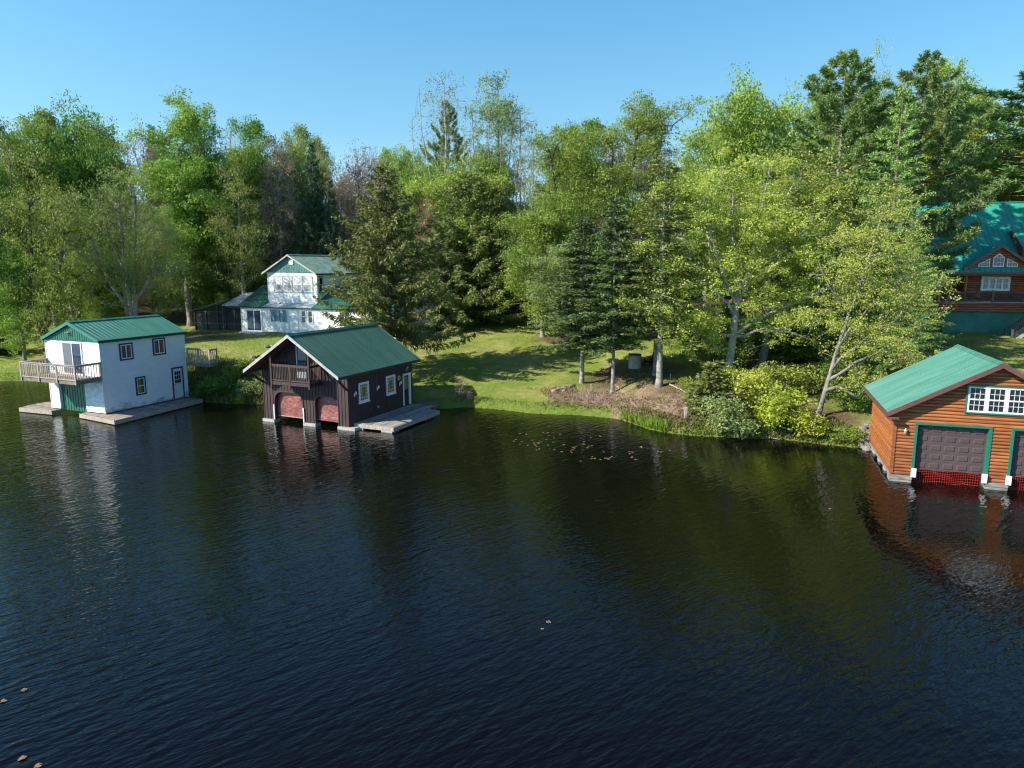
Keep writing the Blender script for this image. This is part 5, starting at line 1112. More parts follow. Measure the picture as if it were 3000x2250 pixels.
# ------------------------------------------------------------------ the trees one can point at
def trees():
    rng = np.random.default_rng(77)
    def T(name, proto, u, vt, D, wp, label, leaf=None, bark=None, rot=None, group=None, dx=0):
        X, Y, h = at_px(u, vt, D); p = PR_[proto]
        return plant(name, p, X, Y, h, wpx(wp, D), label, 'tree', group, deg(rng) if rot is None else rot, leaf, bark)
    def B(name, proto, u, vb, vt, wp, label, leaf=None, bark=None, rot=0.0, dx=0.0):
        """tree whose foot shows at pixel (u, vb)"""
        X, Y, z = gp(u, vb); h = row_z(vt, Y)-z; return plant(name, PR_[proto], X+dx, Y, h, wpx(wp, Y), label, 'tree', None, rot, leaf, bark)
    # the point and the lawn
    B('maple_tree', 'maple', 2135, 1112, 425, 640, 'large many-stemmed maple with fresh yellow-green leaves on the point', rot=0)
    B('maple_tree', 'maple_back', 2228, 1082, 415, 430, 'grey-trunked maple half hidden behind the large yellow-green maple', rot=.2)
    B('ash_tree', 'ash', 2396, 1222, 540, 350, 'slender pale-barked tree leaning toward the log boathouse', rot=0)
    B('fir_tree', 'fir', 1703, 1122, 630, 245, 'fir with thick pale bare trunk and low boughs beside the driftwood', rot=.6)
    B('fir_tree', 'fir_b', 1793, 1152, 562, 190, 'dark green fir with thin straight trunk rising from the reddish brush', rot=2.0)
    B('spruce_tree', 'fir_thin', 1930, 1132, 452, 260, 'thin open spruce with dead lower branches next to the concrete barrel', rot=1.1)
    B('spruce_tree', 'fir_thin', 1917, 1100, 560, 170, 'slim spruce with a grey trunk standing close behind the thin open spruce', rot=3.1, leaf='needle_fir')
    X, Y, h = at_px(1140, 472, 55, 1000); plant('spruce_tree', PR_['spruce'], X, Y, h, wpx(350,55), 'tall dark drooping spruce rising behind the brown boathouse roof', 'tree', None, .4)
    B('spruce_tree', 'spruce_b', 1378, 952, 500, 400, 'broad full spruce standing by itself on the upper lawn', rot=1.9)
    X, Y, h = at_px(1290, 640, 76); plant('spruce_tree', PR_['spruce_b'], X, Y, h, wpx(220,76), 'shorter spruce squeezed between the two big spruces of the lawn', 'tree', None, 2.4)
    B('young_fir', 'young', 2080, 1195, 1050, 150, 'small young fir on the bank above the silvery willow bush')
    # the big olive tree and its neighbours
    X, Y, h = at_px(1770, 282, 72, 1000); plant('leafy_tree', PR_['big_olive'], X, Y, h, wpx(440,72), 'huge olive-green tree with two rounded domes behind the firs', 'tree', None, 0)
    T('leafy_tree', 'round', 1590, 560, 68, 240, 'low rounded willow-like tree beside the huge two-domed tree', 'leaf_olive')
    T('leafy_tree', 'round', 1665, 700, 62, 230, 'low light green tree filling the gap behind the thick-trunked fir', 'leaf_willow')
    T('leafy_tree', 'open', 1960, 425, 84, 170, 'airy grey-green tree behind the dip in the skyline', 'leaf_olive')
    T('spruce_tree', 'spruce_n', 1935, 470, 80, 130, 'narrow spruce with a bare spire behind the thin open spruce', 'needle_spruce_g')
    T('leafy_tree', 'oval', 2060, 395, 66, 210, 'bright green tree directly behind the crown of the large maple', 'leaf_bright')
    T('leafy_tree', 'wide', 2150, 228, 82, 300, 'tall vivid lime-green tree beside the white pine', 'leaf_bright')
    T('pine_tree', 'pine', 2425, 142, 60, 360, 'tall white pine with bluish plumes above the maple', rot=.3)
    T('leafy_tree', 'open', 2500, 128, 74, 150, 'thin-leaved treetop just behind the tall white pine', 'leaf_willow')
    T('pine_tree', 'pine_b', 2648, 158, 63, 385, 'dense old pine with dark hollows next to the log cabin roof', rot=1.3)
    T('leafy_tree', 'oval', 2715, 172, 86, 210, 'yellow-green leafy treetop behind the dense old pine', 'leaf_yellow')
    T('larch_tree', 'larch', 2590, 230, 51, 300, 'soft light green larch with drooping boughs in front of the old pine', rot=.5)
    T('larch_tree', 'larch', 2660, 640, 47, 200, 'short feathery larch whose boughs hang before the log cabin deck', rot=2.2)
    T('leafy_tree', 'wide', 2850, 375, 92, 340, 'yellow-green tree showing above the ridge of the log cabin', 'leaf_yellow')
    T('leafy_tree', 'round', 2960, 400, 94, 220, 'lime-green tree under the lone pine behind the cabin ridge', 'leaf_yellow')
    X, Y, h = at_px(3015, 140, 78); plant('pine_tree', PR_['pine'], X, Y, h, wpx(640,78), 'open-branched pine at the picture edge behind the log cabin', 'tree', None, 2.0)
    T('leafy_tree', 'open', 2470, 620, 52, 260, 'loose olive tree in the shade between the maple and the larch', 'leaf_olive')
    T('leafy_tree', 'round', 2300, 520, 57, 270, 'olive tree filling the space under the white pine', 'leaf_olive')
    T('leafy_tree', 'sparse', 2540, 560, 56, 200, 'twiggy copper-green sapling under the old pine', 'leaf_ash')
    # middle skyline
    T('bare_tree', 'bare', 1310, 205, 86, 190, 'pale leafless tree with upswept branches above the broad spruce', rot=.4)
    T('bare_tree', 'bare', 1525, 300, 80, 130, 'pale bare stems leaning outward beside the two-domed tree', rot=2.2)
    T('bare_tree', 'bare', 1560, 400, 78, 110, 'thin leafless tree close against the two-domed tree', rot=4.2)
    T('pine_tree', 'pine', 1320, 292, 96, 130, 'dark pine seen through the pale leafless tree', 'needle_pine_o')
    T('poplar_tree', 'poplar', 1460, 210, 82, 190, 'tall poplar with small grey-green leaves on upright limbs', rot=1.0)
    T('leafy_tree', 'round', 1400, 440, 80, 250, 'fresh green tree right behind the broad spruce', 'leaf_bright')
    T('leafy_tree', 'round', 1265, 470, 84, 160, 'fresh green tree between the drooping spruce and the broad spruce', 'leaf_bright')
    T('red_maple', 'bud', 1462, 530, 81, 80, 'small maple with brick red spring leaves near the poplar', 'leaf_red')
    T('red_maple', 'bud', 1250, 560, 80, 70, 'small pinkish maple peeping out beside the drooping spruce', 'leaf_red')
    T('budding_tree', 'bud', 1065, 408, 96, 130, 'mauve budding tree standing highest between the dark spruces', 'leaf_bud')
    T('budding_tree', 'bud', 1110, 432, 92, 110, 'brownish budding tree behind the tip of the drooping spruce', 'leaf_bud')
    T('budding_tree', 'sparse', 1020, 468, 88, 110, 'grey-brown twiggy tree beside the dark narrow spruce', 'leaf_bud')
    T('leafy_tree', 'round', 1160, 432, 104, 110, 'light green tree far behind the mauve budding trees', 'leaf_bright')
    T('leafy_tree', 'round', 1215, 436, 104, 110, 'light green round top far behind the drooping spruce', 'leaf_bright')
    # behind the cottage
    T('spruce_tree', 'spruce_n', 937, 408, 84, 110, 'dark narrow spruce rising just behind the white cottage')
    T('spruce_tree', 'spruce_n', 985, 520, 82, 90, 'smaller dark spruce close beside the dark narrow spruce')
    T('leafy_tree', 'oval', 888, 366, 92, 130, 'pale green treetop in front of the dark narrow spruce', 'leaf_willow')
    T('leafy_tree', 'oval', 950, 395, 97, 100, 'light feathery tree peeping behind the spire of the dark spruce', 'leaf_willow')
    T('budding_tree', 'sparse_tall', 835, 400, 84, 140, 'grey-brown thinly leafed tree over the cottage roof', 'leaf_bud')
    T('leafy_tree', 'oval', 760, 342, 90, 170, 'mid green tree next to the tallest green tree', 'leaf_mid')
    T('leafy_tree', 'tall', 560, 278, 80, 260, 'tallest green tree with a full crown behind the screened porch', 'leaf_bright')
    T('leafy_tree', 'round', 640, 400, 83, 200, 'shaded green tree beside the screened porch', 'leaf_mid')
    T('budding_tree', 'sparse_tall', 720, 470, 78, 160, 'dim twiggy tree left of the grey-brown thinly leafed tree'.replace('left of','next to'), 'leaf_olive')
    T('leafy_tree', 'round', 690, 640, 81, 190, 'low shaded tree hanging over the porch roof', 'leaf_dark')
    # behind the white boathouse
    X, Y, h = at_px(150, 420, 63, 900); plant('leaning_tree', PR_['leaning'], X, Y, h, wpx(360,63), 'thick dark tree leaning strongly over the water meadow', 'tree', None, 0)
    X, Y, h = at_px(382, 478, 67, 892); plant('twin_trunk_tree', PR_['twin'], X, Y, h, wpx(310,67), 'pale budding tree with a stout grey double trunk behind the white boathouse', 'tree', None, 0)
    T('leafy_tree', 'wide', 285, 296, 84, 240, 'dark-limbed tree with a domed top behind the white boathouse', 'leaf_mid', 'bark_dark')
    T('leafy_tree', 'oval', 165, 318, 82, 160, 'olive domed tree beside the dark-limbed domed tree', 'leaf_olive')
    T('leafy_tree', 'sparse_tall', 80, 330, 78, 180, 'wispy fresh green tree with upright shoots at the forest edge', 'leaf_bright')
    T('leafy_tree', 'oval', 5, 338, 76, 170, 'wispy green tree cut by the picture edge', 'leaf_bright')
    T('leafy_tree', 'sparse', 215, 520, 72, 220, 'twiggy olive tree between the leaning tree and the double trunk', 'leaf_pale')
    T('budding_tree', 'sparse', 450, 350, 90, 120, 'grey twiggy tree in the notch beside the tallest green tree', 'leaf_bud')
    T('leafy_tree', 'open', 470, 560, 72, 180, 'dull brown-green tree between the double trunk and the tallest green tree', 'leaf_pale')
    T('leafy_tree', 'round', 60, 690, 64, 190, 'low bright green sapling below the leaning trunk', 'leaf_bright')
    T('leafy_tree', 'round', 270, 720, 70, 170, 'low green sapling under the twiggy olive tree', 'leaf_mid')
    T('spruce_tree', 'spruce_b', -45, 815, 67, 150, 'dark bushy conifer cut off at the picture edge by the water', 'needle_dark')
    B('leafy_tree', 'open', 95, 958, 560, 180, 'slender black-stemmed tree on the grass behind the balcony', 'leaf_mid', 'bark_dark')
    # forest behind, in rows
    sky = [(-200,360),(0,345),(150,330),(285,310),(420,372),(450,365),(560,300),(640,350),(760,352),(880,378),(960,425),(1010,478),(1065,440),(1160,450),(1230,460),(1290,470),(1560,470),(1640,330),(1780,300),(1900,320),(1960,430),(2000,432),(2050,300),(2250,250),(2400,200),(2500,190),(2700,210),(2780,380),(2850,400),(3000,395),(3200,330)]
    su, sv = zip(*sky); k = 0
    kinds = [('round','leaf_bright'),('oval','leaf_olive'),('sparse_tall','leaf_pale'),('open','leaf_mid'),('bare','leaf_bud'),('tall','leaf_mid'),('spruce_n','needle_dark'),('sparse','leaf_bud'),('round','leaf_olive'),('oval','leaf_mid')]
    where = [(420,'behind the white boathouse'),(1010,'behind the white cottage'),(1560,'behind the lawn spruces'),(2020,'behind the huge two-domed tree'),(2560,'behind the maple on the point'),(9999,'behind the log cabin')]
    what = {'round':'round leafy tree','oval':'oval leafy tree','sparse_tall':'thinly leafed tree','open':'loose-crowned tree','bare':'leafless pale tree','tall':'tall leafy tree','spruce_n':'narrow dark spruce','sparse':'twiggy budding tree'}
    for i in range(36):   # low growth closing the forest floor, mostly dark leaves standing in for shaded gaps
        u = -120+3300*(i+rng.uniform(.2,.8))/36; d = rng.uniform(90,112); X, Y, h = at_px(u, rng.uniform(610,760), d)
        if X > 34 and Y < 90: continue
        reg = next(w for lim, w in where if u < lim)
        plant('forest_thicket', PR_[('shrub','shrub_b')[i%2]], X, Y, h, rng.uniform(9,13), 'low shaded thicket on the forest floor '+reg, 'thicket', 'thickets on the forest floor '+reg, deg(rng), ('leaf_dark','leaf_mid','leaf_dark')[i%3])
    for D, n, off in ((88,15,70),(101,17,28),(116,18,14)):
        for i in range(n):
            u = -160+(3360)*(i+rng.uniform(.2,.8))/n; vt = np.interp(u, su, sv)+off+rng.uniform(0,45)
            pk, lf = kinds[(k*7+int(rng.integers(3))) % len(kinds)]; k += 1
            if pk == 'spruce_n' and 1560 < u < 2100: pk, lf = 'round', 'leaf_olive'
            if u > 2700: pk, lf = ('round','leaf_yellow') if i % 2 else ('oval','leaf_bright')
            d = D+rng.uniform(-4,4); X, Y, h = at_px(u, vt, d)
            if X > 36 and Y < 84: continue
            reg = next(w for lim, w in where if u < lim)
            plant('spruce_tree' if pk == 'spruce_n' else 'forest_tree', PR_[pk], X, Y, max(h,7), rng.uniform(7,9.5) if pk != 'spruce_n' else 5, what[pk]+' deep in the forest '+reg, 'tree', what[pk]+'s deep in the forest '+reg, deg(rng), lf)
def bushes():
    rng = np.random.default_rng(5)
    def S(name, proto, u, vb, h, wp, label, leaf=None, cat='shrub', group=None, bark=None):
        X, Y, z = gp(u, vb); plant(name, PR_[proto], X, Y, h, wpx(wp,Y), label, cat, group, deg(rng), leaf, bark)
    S('willow_shrub', 'shrub', 2115, 1268, 2.3, 150, 'silvery green willow bush overhanging the water at the point', 'leaf_willow')
    S('willow_shrub', 'shrub_b', 2165, 1280, 1.2, 110, 'low leafy tangle dipping into the water beside the silvery willow', 'leaf_willow')
    S('leafy_shrub', 'shrub', 2300, 1262, 2.6, 180, 'bright yellow-green bush at the water between maple and boathouse', 'leaf_yellow')
    S('leafy_shrub', 'shrub_b', 2365, 1275, 1.5, 120, 'lower yellow-green bush spreading toward the log boathouse', 'leaf_yellow')
    S('leafy_shrub', 'shrub', 2195, 1195, 2.4, 150, 'green bush at the foot of the large maple', 'leaf_young')
    S('leafy_shrub', 'shrub', 2270, 1160, 2.2, 170, 'olive bush behind the bright yellow-green bush', 'leaf_olive')
    S('leafy_shrub', 'shrub', 2140, 1150, 1.7, 120, 'thin leafy bush hiding the foot of the maple trunk', 'leaf_young')
    S('leafy_shrub', 'shrub_b', 2350, 1150, 2.0, 150, 'shaded bush next to the leaning pale trunk', 'leaf_olive')
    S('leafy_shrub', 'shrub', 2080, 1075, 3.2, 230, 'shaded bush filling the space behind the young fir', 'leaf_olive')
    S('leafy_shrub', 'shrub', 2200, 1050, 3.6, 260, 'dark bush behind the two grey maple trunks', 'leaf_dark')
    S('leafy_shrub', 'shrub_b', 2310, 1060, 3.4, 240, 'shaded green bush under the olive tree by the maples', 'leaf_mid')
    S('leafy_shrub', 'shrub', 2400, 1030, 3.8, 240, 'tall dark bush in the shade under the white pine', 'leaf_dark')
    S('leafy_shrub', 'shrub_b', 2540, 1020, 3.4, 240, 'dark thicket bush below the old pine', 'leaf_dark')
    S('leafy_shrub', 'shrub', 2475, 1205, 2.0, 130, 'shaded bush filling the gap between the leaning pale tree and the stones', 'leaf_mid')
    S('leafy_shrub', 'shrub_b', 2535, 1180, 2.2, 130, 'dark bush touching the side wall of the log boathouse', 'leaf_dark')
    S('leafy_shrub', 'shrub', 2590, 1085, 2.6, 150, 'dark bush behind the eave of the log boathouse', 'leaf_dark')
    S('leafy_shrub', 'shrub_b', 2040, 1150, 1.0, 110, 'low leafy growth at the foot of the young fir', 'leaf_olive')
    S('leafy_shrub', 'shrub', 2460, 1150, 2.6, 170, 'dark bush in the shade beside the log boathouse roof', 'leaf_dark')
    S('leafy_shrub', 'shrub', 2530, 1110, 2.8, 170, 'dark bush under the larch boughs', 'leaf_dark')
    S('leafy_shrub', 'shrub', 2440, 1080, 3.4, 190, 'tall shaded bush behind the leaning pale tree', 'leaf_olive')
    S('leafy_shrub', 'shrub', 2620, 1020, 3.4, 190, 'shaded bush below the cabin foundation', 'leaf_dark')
    S('twiggy_shrub', 'twiggy', 1352, 1180, 1.9, 60, 'grey-brown leafless bush at the end of the plank dock', None)
    S('leafy_shrub', 'shrub_b', 640, 1150, 1.3, 120, 'green bush on the bank between the two smaller boathouses', 'leaf_mid')
    S('leafy_shrub', 'shrub_b', 735, 1160, 1.4, 90, 'green bush against the wall of the brown boathouse', 'leaf_willow')
    S('leafy_shrub', 'shrub', 700, 1110, 1.5, 90, 'ragged bush at the top of the bank beside the brown boathouse', 'leaf_olive')
    S('leafy_shrub', 'shrub_b', 590, 1165, 1.0, 90, 'low green bush by the end of the long timber dock', 'leaf_dark')
    S('flowering_shrub', 'shrub_b', 707, 1182, .6, 28, 'little bush with bright yellow flowers at the water edge', 'leaf_forsythia')
    S('leafy_shrub', 'shrub_b', 2480, 1290, .8, 90, 'tuft of low greenery beside the stones of the log boathouse', 'leaf_olive')
    # understorey along the forest edge
    spots = [(20,960,'leaf_bright'),(170,930,'leaf_mid'),(240,945,'leaf_bright'),(330,905,'leaf_olive'),(440,900,'leaf_bud'),(520,885,'leaf_dark'),(590,868,'leaf_dark'),(1480,880,'leaf_olive'),(1560,885,'leaf_willow'),(1640,880,'leaf_olive'),(1850,930,'leaf_mid'),(2010,960,'leaf_mid'),(2090,980,'leaf_olive'),(1330,870,'leaf_dark'),(1240,880,'leaf_dark')]
    near = ['at the grass edge behind the balcony','behind the balcony rail of the white boathouse','beneath the twiggy olive tree','in front of the stout double trunk','between the double trunk and the porch','in the gloom beside the porch','against the end of the screened porch','beyond the broad spruce','under the willow-like tree','under the low light green tree','behind the dark green fir','behind the concrete barrel','behind the thin open spruce','at the foot of the broad spruce','between the two big lawn spruces']
    col = {'leaf_bright':'fresh green','leaf_mid':'mid green','leaf_olive':'olive','leaf_bud':'brownish','leaf_dark':'dark green','leaf_willow':'grey-green'}
    for (u, v, lf), nr in zip(spots, near):
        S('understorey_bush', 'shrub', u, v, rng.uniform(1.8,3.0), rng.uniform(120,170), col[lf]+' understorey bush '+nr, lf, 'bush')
trees(); bushes()
# ================================================================== small things on the ground and the water
def stone_mesh(seed, m, flat=.6):
    import bmesh
    bm = bmesh.new(); bmesh.ops.create_icosphere(bm, subdivisions=2, radius=1); rn = random.Random(seed); o = Vector((rn.random()*9, rn.random()*9, rn.random()*9))
    for v in bm.verts:
        k = 1+.45*mnoise(v.co*1.1+o)+.12*mnoise(v.co*3+o); v.co = Vector((v.co.x*k*1.15, v.co.y*k*.9, v.co.z*k*flat))
    me = bpy.data.meshes.new('stone'); bm.to_mesh(me); bm.free(); me.materials.append(m); return me
def small():
    rn = random.Random(11)
    # concrete well ring with a dark rim
    X, Y, z = gp(1859, 1078); t = thing('concrete_barrel', 'grey concrete ring like a barrel with a dark rim under the firs', 'barrel', (X,Y,z-.03))
    k = MB(); k.tube([(0,0,0),(0,0,.35),(0,0,.7),(0,0,1.0)], [.46,.47,.47,.46], 24); k.build('shell', M['concrete'], t, False)
    k = MB(); k.tube([(0,0,1.002),(0,0,1.08)], [.49,.48], 24); k.build('rim', M['black_iron'], t)
    # garden chair
    X, Y, z = gp(1903, 1070); t = thing('garden_chair', 'dark wooden slanted garden chair beside the concrete barrel', 'chair', (X,Y,z), R(-60))
    k = MB(); 
    for i in range(5): k.solid([(-.3,-.3+.13*i,.36-.03*i),(.3,-.3+.13*i,.36-.03*i),(.3,-.2+.13*i,.34-.03*i),(-.3,-.2+.13*i,.34-.03*i)], [(-.3,-.3+.13*i,.385-.03*i),(.3,-.3+.13*i,.385-.03*i),(.3,-.2+.13*i,.365-.03*i),(-.3,-.2+.13*i,.365-.03*i)])
    k.build('seat', M['black_iron'], t)
    k = MB()
    for i in range(5): x = -.26+.13*i; k.solid([(x-.05,.3,.22),(x+.05,.3,.22),(x+.05,.325,.22),(x-.05,.325,.22)], [(x-.055,.62,1.02+.06*(2-abs(i-2))),(x+.055,.62,1.02+.06*(2-abs(i-2))),(x+.055,.645,1.02+.06*(2-abs(i-2))),(x-.055,.645,1.02+.06*(2-abs(i-2)))])
    k.build('backrest', M['black_iron'], t)
    for s in (-1,1):
        k = MB(); k.box((s*.36-.07,-.36,.56),(s*.36+.07,.42,.585)); k.build('armrest', M['black_iron'], t)
        k = MB(); k.box((s*.34-.03,-.3,0),(s*.34+.03,-.2,.558)); k.build('leg', M['black_iron'], t)
        k = MB(); k.bar((s*.31,-.3,.33),(s*.31,.75,.03),.03,.12); k.build('leg', M['black_iron'], t)
    # driftwood, stakes, post, poles
    def log(u0, v0, u1, v1, r, label, name='driftwood_log', m='drift'):
        a = gp(u0,v0); b = gp(u1,v1); t = MB(); n = 7; A = Vector(a); Bv = Vector(b)
        pts = [A+(Bv-A)*i/n+Vector((rn.uniform(-.03,.03),rn.uniform(-.03,.03),r*.7+rn.uniform(0,.03))) for i in range(n+1)]
        pts = [Vector((p.x,p.y,max(p.z,tz(p.x,p.y)+r*.6))) for p in pts]; c = pts[0].copy()
        t.tube([p-c for p in pts], [r*(1-.45*i/n) for i in range(n+1)], 8); t.tube([pts[3]-c, pts[3]-c+Vector((.2,.1,.28))], [r*.4,r*.15], 6)
        o = t.build(name, M[m], None, True); o.location = c; tag(o, label, 'log' if 'log' in name else 'branch')
    log(1619,1151,1682,1130,.12,'bleached driftwood log lying before the thick-trunked fir')
    log(1650,1148,1684,1128,.075,'thinner driftwood log lying against the bleached one')
    log(1958,1126,2012,1152,.05,'long fallen pole sloping down the brushy bank','fallen_branch')
    log(1700,1142,1740,1183,.03,'pale curved branch lying across the reddish brush','fallen_branch')
    log(1802,1128,1850,1172,.03,'bent bare branch below the thin-trunked fir','fallen_branch')
    log(1850,1180,1880,1206,.035,'short grey branch near the reeds of the point','fallen_branch')
    log(2242,1282,2285,1290,.03,'thin grey branch trailing in the water beneath the yellow-green bush','fallen_branch')
    def stake(u, vb, hgt, w, label, m='drift', name='wooden_stake', tilt=0.0):
        X, Y, z = gp(u, vb); k = MB(); k.solid([(-w/2,-w/2,-.15),(w/2,-w/2,-.15),(w/2,w/2,-.15),(-w/2,w/2,-.15)],[(tilt-w/2,-w/2,hgt),(tilt+w/2,-w/2,hgt+.03),(tilt+w/2,w/2,hgt+.03),(tilt-w/2,w/2,hgt)]); o = k.build(name, M[m]); o.location = (X,Y,z); tag(o, label, 'post')
    stake(1731,1156,.70,.09,'short weathered stake standing in the reddish brush')
    stake(1725,1158,.42,.07,'broken stake stub leaning against the short weathered stake', tilt=-.08)
    stake(1963,1125,.68,.06,'thin upright stake at the shade edge near the twin trunks')
    stake(2007,1230,.72,.14,'pale grey board post at the water beside the silvery willow','grey_barge','board_post', .03)
    # stones and slabs
    SM = [stone_mesh(i, M['rock'], .62) for i in range(6)]
    def stone(X, Y, s, label, group=None, z=None):
        o = bpy.data.objects.new('stone', rn.choice(SM)); C.objects.link(o); o.location = (X,Y,(tz(X,Y) if z is None else z)+s*.2); o.scale = (s,s,s); o.rotation_euler = (rn.uniform(-.4,.4),rn.uniform(-.4,.4),rn.random()*6.28); tag(o, label, 'stone', group)
    c0 = gp(2540,1300)
    for i in range(46):
        u = rn.uniform(2518,2566); v = 1240+ (u-2518)*.2+rn.uniform(0,78); X, Y, z = gp(u, v); stone(X, Y, rn.uniform(.10,.24), 'grey and pinkish stone in the heap at the corner of the log boathouse', 'stones heaped by the log boathouse', max(z,.02))
    for u, v, s, l in ((783,1018,.3,'larger pale boulder on the lawn above the brown boathouse eave'),(797,1016,.2,'smaller pale boulder touching the larger one on the lawn'),(742,1049,.26,'flat grey boulder at the top of the bank'),(755,1045,.18,'small grey boulder next to the flat one at the bank top')):
        X, Y, z = gp(u, v); stone(X, Y, s, l)
    for u, v, l in ((738,976,'grey stepping slab nearest the cottage sliding door'),(768,979,'grey stepping slab farther out on the cottage lawn')):
        X, Y, z = gp(u, v); k = MB(); k.box((-.6,-.35,-.05),(.6,.35,.05)); o = k.build('stepping_slab', M['concrete']); o.location = (X,Y,z+.02); o.rotation_euler = (0,0,R(-20)); tag(o, l, 'slab')
    # floating lily leaves
    def pad(seed):
        q = random.Random(seed); k = MB(); n = 14; k.face([(math.cos(6.283*i/n)*(1+.08*q.uniform(-1,1))*(.25 if i == 0 else 1), math.sin(6.283*i/n)*(1+.08*q.uniform(-1,1)), .012*math.sin(i*2.1+seed)) for i in range(n)])
        o = k.build('lily_leaf', M['lily']); me = o.data; bpy.data.objects.remove(o); return me
    PM = [pad(i) for i in range(4)]
    def lily(u, v, s, label, group=None):
        x, y = atz(u, v, .012)
        if shore_dist(np.array([x]), np.array([y]))[0] > -.2: return
        o = bpy.data.objects.new('lily_leaf', rn.choice(PM)); C.objects.link(o); o.location = (x,y,.02); o.scale = (s,s*.85,1); o.rotation_euler = (rn.uniform(-.05,.05),rn.uniform(-.05,.05),rn.random()*6.28); tag(o, label, 'lily leaf', group)
    k5 = lambda a, b: (1500+a/4.022, 1000+b/4.022)
    P = [(95,1090),(165,1097),(365,1078),(425,1080),(487,1076),(435,1112),(495,1132),(405,1157),(45,1160),(20,1178),(115,1185),(90,1213),(235,1167),(185,1225),(260,1200),(300,1198),(320,1190),(345,1187),(312,1205),(275,1224),(290,1243),(318,1270),(288,1282),(430,1224),(487,1190),(497,1273),(585,1302),(612,1220),(565,1095),(930,1137),(850,1180),(835,1210),(855,1215),(755,1240),(740,1260),(725,1250),(715,1280),(690,1295),(705,1310),(905,1238),(940,1232),(890,1256),(1040,1120),(1080,1305),(945,1362),(975,1382),(938,1385),(1040,1395),(1120,1380),(1140,1390),(1100,1378),(1155,1375),(1175,1358),(1385,1300),(1415,1308),(1390,1325),(1415,1360),(1410,1372),(1460,1395),(1520,1245),(1530,1255),(1720,1300),(1755,1305),(1862,1285),(810,1412)]
    for a, b in P:
        near = a < 600
        lily(*k5(a,b), rn.uniform(.045,.085), 'brown lily leaf in the loose patch off the mown shore' if near else 'brown lily leaf among the trunk reflections off the point', 'lily leaves off the mown shore' if near else 'lily leaves off the point')
    for u, v, s, l in ((71,2021,.075,'small tan lily leaf floating highest of four in the bottom corner'),(12,2053,.075,'tan lily leaf floating at the very edge of the photo'),(66,2220,.085,'tan lily leaf floating near the bottom edge'),(113,2243,.08,'tan lily leaf cut by the bottom edge'),(1607,1823,.075,'round yellowish lily leaf alone in the middle of the lake'),(1589,1843,.045,'tiny brown lily leaf beside the round yellowish one'),(2432,1491,.07,'single pale leaf floating on dark water before the log boathouse')):
        lily(u, v, s, l)
    # grass, weeds and brush nobody could count
    rng = np.random.default_rng(9)
    def scatter(name, n, xr, dr, keep, hgt, wid, matn, tuft=1, lean=.35, yr=None):
        x = rng.uniform(*xr, n); 
        if yr is None: y = np.interp(x, _sh[:,0], _sh[:,1])+rng.uniform(*dr, n)
        else: y = rng.uniform(*yr, n)
        d = shore_dist(x, y); k = keep(x, y, d)&(d > .02); x, y = np.repeat(x[k],tuft), np.repeat(y[k],tuft); N = len(x)
        x = x+rng.normal(0,.06,N)*(tuft > 1); y = y+rng.normal(0,.06,N)*(tuft > 1); z = terrain(x, y)-.02
        D = np.stack([rng.normal(0,lean,N), rng.normal(0,lean,N), np.ones(N)], -1); h = rng.uniform(*hgt, N)
        V, Q, r = ribbons(rng, np.stack([x,y,z],-1), D, h, np.full(N,wid), up=rng.normal(size=(N,3))*np.array([1,1,.1]))
        V = V.reshape(-1,4,3); V[:,0] = V[:,0]; V = V.reshape(-1,3)
        me = np_mesh(name, V, Q, False, M[matn], np.clip(.5*r+.5*np.repeat(rng.random(N//tuft),tuft),0,1)); o = bpy.data.objects.new(name, me); C.objects.link(o); tag(o, kind='stuff'); return o
    hb = lambda x: (x > -36)&(x < -7)
    scatter('shore_grass', 9000, (-44,18.6), (.0,1.3), lambda x,y,d: (d < 1.2)&~((x > -15.6)&(x < -6)), (.04,.14), .035, 'grass_fresh', 2)
    scatter('bank_weeds', 7000, (-28,-13), (0,5), lambda x,y,d: d < 4.2, (.2,.55), .075, 'grass_weed', 2, .6)
    scatter('bank_weeds', 7000, (7,19), (0,4), lambda x,y,d: d < np.where(x < 10.5, 1.1, 3.0), (.12,.38), .07, 'grass_weed', 2, .6)
    scatter('reeds', 260, (6.9,9.1), (-.1,.55), lambda x,y,d: d < .5, (.4,.75), .05, 'grass_reed', 2, .15)
    scatter('lawn_grass', 60000, (-46,24), None, lambda x,y,d: (d > .8)&(y < 76), (.05,.13), .05, 'grass_lawn', 1, .7, yr=(41,76))
    scatter('lawn_grass', 14000, (24,46), None, lambda x,y,d: (d > .8), (.06,.15), .05, 'grass_lawn', 1, .7, yr=(34,66))
    scatter('bank_weeds', 700, (2,13), (.6,5), lambda x,y,d: d > .6, (.08,.28), .07, 'grass_weed', 3, .7)
    # reddish brush: bare twigs and dead stems
    N = 2600; x = rng.uniform(2.5,12.5,N); y = np.interp(x, _sh[:,0], _sh[:,1])+rng.uniform(.7,4.6,N); w = np.zeros(N)
    for b in BRUSH:
        c_, s_ = math.cos(b[4]) if len(b) > 4 else 1, math.sin(b[4]) if len(b) > 4 else 0; u = (x-b[0])*c_+(y-b[1])*s_; v = -(x-b[0])*s_+(y-b[1])*c_; w = np.maximum(w, 1.1-np.hypot(u/b[2], v/b[3]))
    k = (w > rng.random(N)*.5)&(shore_dist(x,y) > .5); x, y = x[k], y[k]; N = len(x); A = np.stack([x,y,terrain(x,y)-.01],-1); D = unit(np.stack([rng.normal(0,1,N),rng.normal(0,1,N),np.abs(rng.normal(.25,.45,N))],-1)); L = rng.uniform(.25,.9,N)[:,None]
    m0 = A+D*L*.5+rng.normal(0,.05,(N,3)); m1 = A+D*L+np.array([0,0,-.08])*L
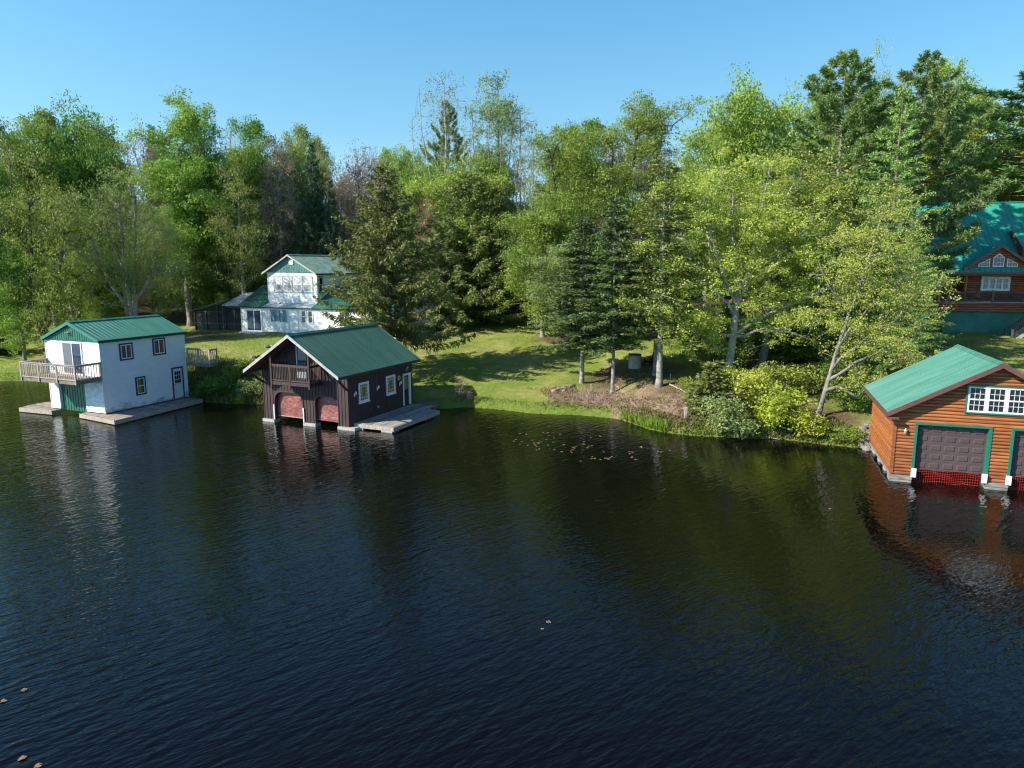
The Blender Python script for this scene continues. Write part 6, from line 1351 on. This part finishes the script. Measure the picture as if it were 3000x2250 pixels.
    V, Q = join([tubes(A,m0,np.full(N,.012),np.full(N,.009),3), tubes(m0,m1,np.full(N,.009),np.full(N,.004),3)])
    me = np_mesh('brush', V, Q, True, M['twig']); o = bpy.data.objects.new('brush', me); C.objects.link(o); tag(o, kind='stuff')
M['twig'] = mat('twig', (.30,.17,.13), (.50,.38,.30), 1.5, .8, lo=.4, hi=.6)
M['grass_fresh'] = leafmat('grass_fresh', [(.14,.23,.026),(.21,.30,.04),(.32,.34,.09)], .3)
M['grass_weed'] = leafmat('grass_weed', [(.08,.12,.02),(.15,.19,.035),(.30,.26,.10)], .3)
M['grass_reed'] = leafmat('grass_reed', [(.12,.24,.02),(.18,.33,.03),(.24,.38,.05)], .3)
M['grass_lawn'] = leafmat('grass_lawn', [(.17,.28,.03),(.26,.36,.05),(.40,.39,.13)], .3)
small()
# ================================================================== light, sky, camera
def setup():
    s = bpy.context.scene
    w = bpy.data.worlds.new('World'); s.world = w; w.use_nodes = True; nt = w.node_tree
    sk = nt.nodes.new('ShaderNodeTexSky'); sk.sky_type = 'NISHITA'; sk.sun_disc = False
    trav = Vector((.936, .352, 0)).normalized(); el = R(34.6)
    az = math.atan2(-trav.x, -trav.y)
    sk.sun_elevation = el; sk.sun_rotation = az % (2*math.pi); sk.altitude = 300; sk.air_density = SKY_AIR; sk.dust_density = SKY_DUST; sk.ozone_density = SKY_OZONE
    bg = nt.nodes['Background']; bg.inputs[1].default_value = SKY_STRENGTH
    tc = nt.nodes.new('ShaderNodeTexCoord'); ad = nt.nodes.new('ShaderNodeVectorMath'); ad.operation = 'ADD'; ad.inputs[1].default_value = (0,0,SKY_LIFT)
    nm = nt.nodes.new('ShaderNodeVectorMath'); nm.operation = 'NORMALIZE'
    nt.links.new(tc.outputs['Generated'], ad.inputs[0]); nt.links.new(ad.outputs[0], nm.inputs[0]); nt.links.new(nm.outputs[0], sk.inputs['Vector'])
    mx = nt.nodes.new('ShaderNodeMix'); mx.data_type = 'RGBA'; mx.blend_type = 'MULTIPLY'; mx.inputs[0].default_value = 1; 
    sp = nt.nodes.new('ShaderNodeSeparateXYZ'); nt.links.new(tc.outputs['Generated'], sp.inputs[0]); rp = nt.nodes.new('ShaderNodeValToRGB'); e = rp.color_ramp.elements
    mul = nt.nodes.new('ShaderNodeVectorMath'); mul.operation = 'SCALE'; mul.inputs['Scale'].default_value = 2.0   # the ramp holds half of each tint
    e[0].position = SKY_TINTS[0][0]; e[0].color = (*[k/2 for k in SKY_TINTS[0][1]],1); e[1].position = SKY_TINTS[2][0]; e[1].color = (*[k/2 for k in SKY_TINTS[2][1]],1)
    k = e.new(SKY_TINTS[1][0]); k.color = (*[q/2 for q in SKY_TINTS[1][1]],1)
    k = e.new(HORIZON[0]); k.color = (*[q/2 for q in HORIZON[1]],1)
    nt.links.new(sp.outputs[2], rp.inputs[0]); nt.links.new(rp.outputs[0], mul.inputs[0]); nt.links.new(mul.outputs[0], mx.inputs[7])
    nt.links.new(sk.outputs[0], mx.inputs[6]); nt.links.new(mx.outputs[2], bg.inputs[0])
    l = bpy.data.lights.new('sun', 'SUN'); l.energy = SUN_STRENGTH; l.angle = R(.5); l.color = (1,.92,.79)
    o = bpy.data.objects.new('sun', l); C.objects.link(o)
    d = Vector((trav.x*math.cos(el), trav.y*math.cos(el), -math.sin(el)))
    o.rotation_euler = d.to_track_quat('-Z','Y').to_euler(); o.location = (-40,-10,60)
    c = bpy.data.cameras.new('camera'); c.sensor_width = 36; c.lens = F/3000*36; c.clip_end = 5000; c.clip_start = .1
    o = bpy.data.objects.new('camera', c); C.objects.link(o); o.location = (0,0,CH); o.rotation_euler = (R(90)-TH,0,0); s.camera = o
    v = s.view_settings; v.view_transform = 'Standard'; v.look = 'None'; v.exposure = EXPOSURE; v.gamma = 1; v.use_curve_mapping = False
    s.cycles.use_denoising = True; s.cycles.denoiser = 'OPENIMAGEDENOISE'; s.cycles.denoising_prefilter = 'ACCURATE'; s.cycles.denoising_input_passes = 'RGB_ALBEDO_NORMAL'; s.cycles.filter_width = 1.2; s.cycles.sample_clamp_indirect = 4
    s.cycles.max_bounces = 8; s.cycles.transparent_max_bounces = 8; s.cycles.caustics_reflective = False; s.cycles.caustics_refractive = False
SKY_AIR, SKY_DUST, SKY_OZONE, SKY_STRENGTH, SUN_STRENGTH, EXPOSURE = 1.0, .2, 1.5, .14, 5.0, .67
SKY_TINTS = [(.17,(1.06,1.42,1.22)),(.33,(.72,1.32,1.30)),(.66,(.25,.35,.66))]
HORIZON = (.05,(1.9,1.95,1.6))  # lowest sky band, brightened as added fill light for shaded walls
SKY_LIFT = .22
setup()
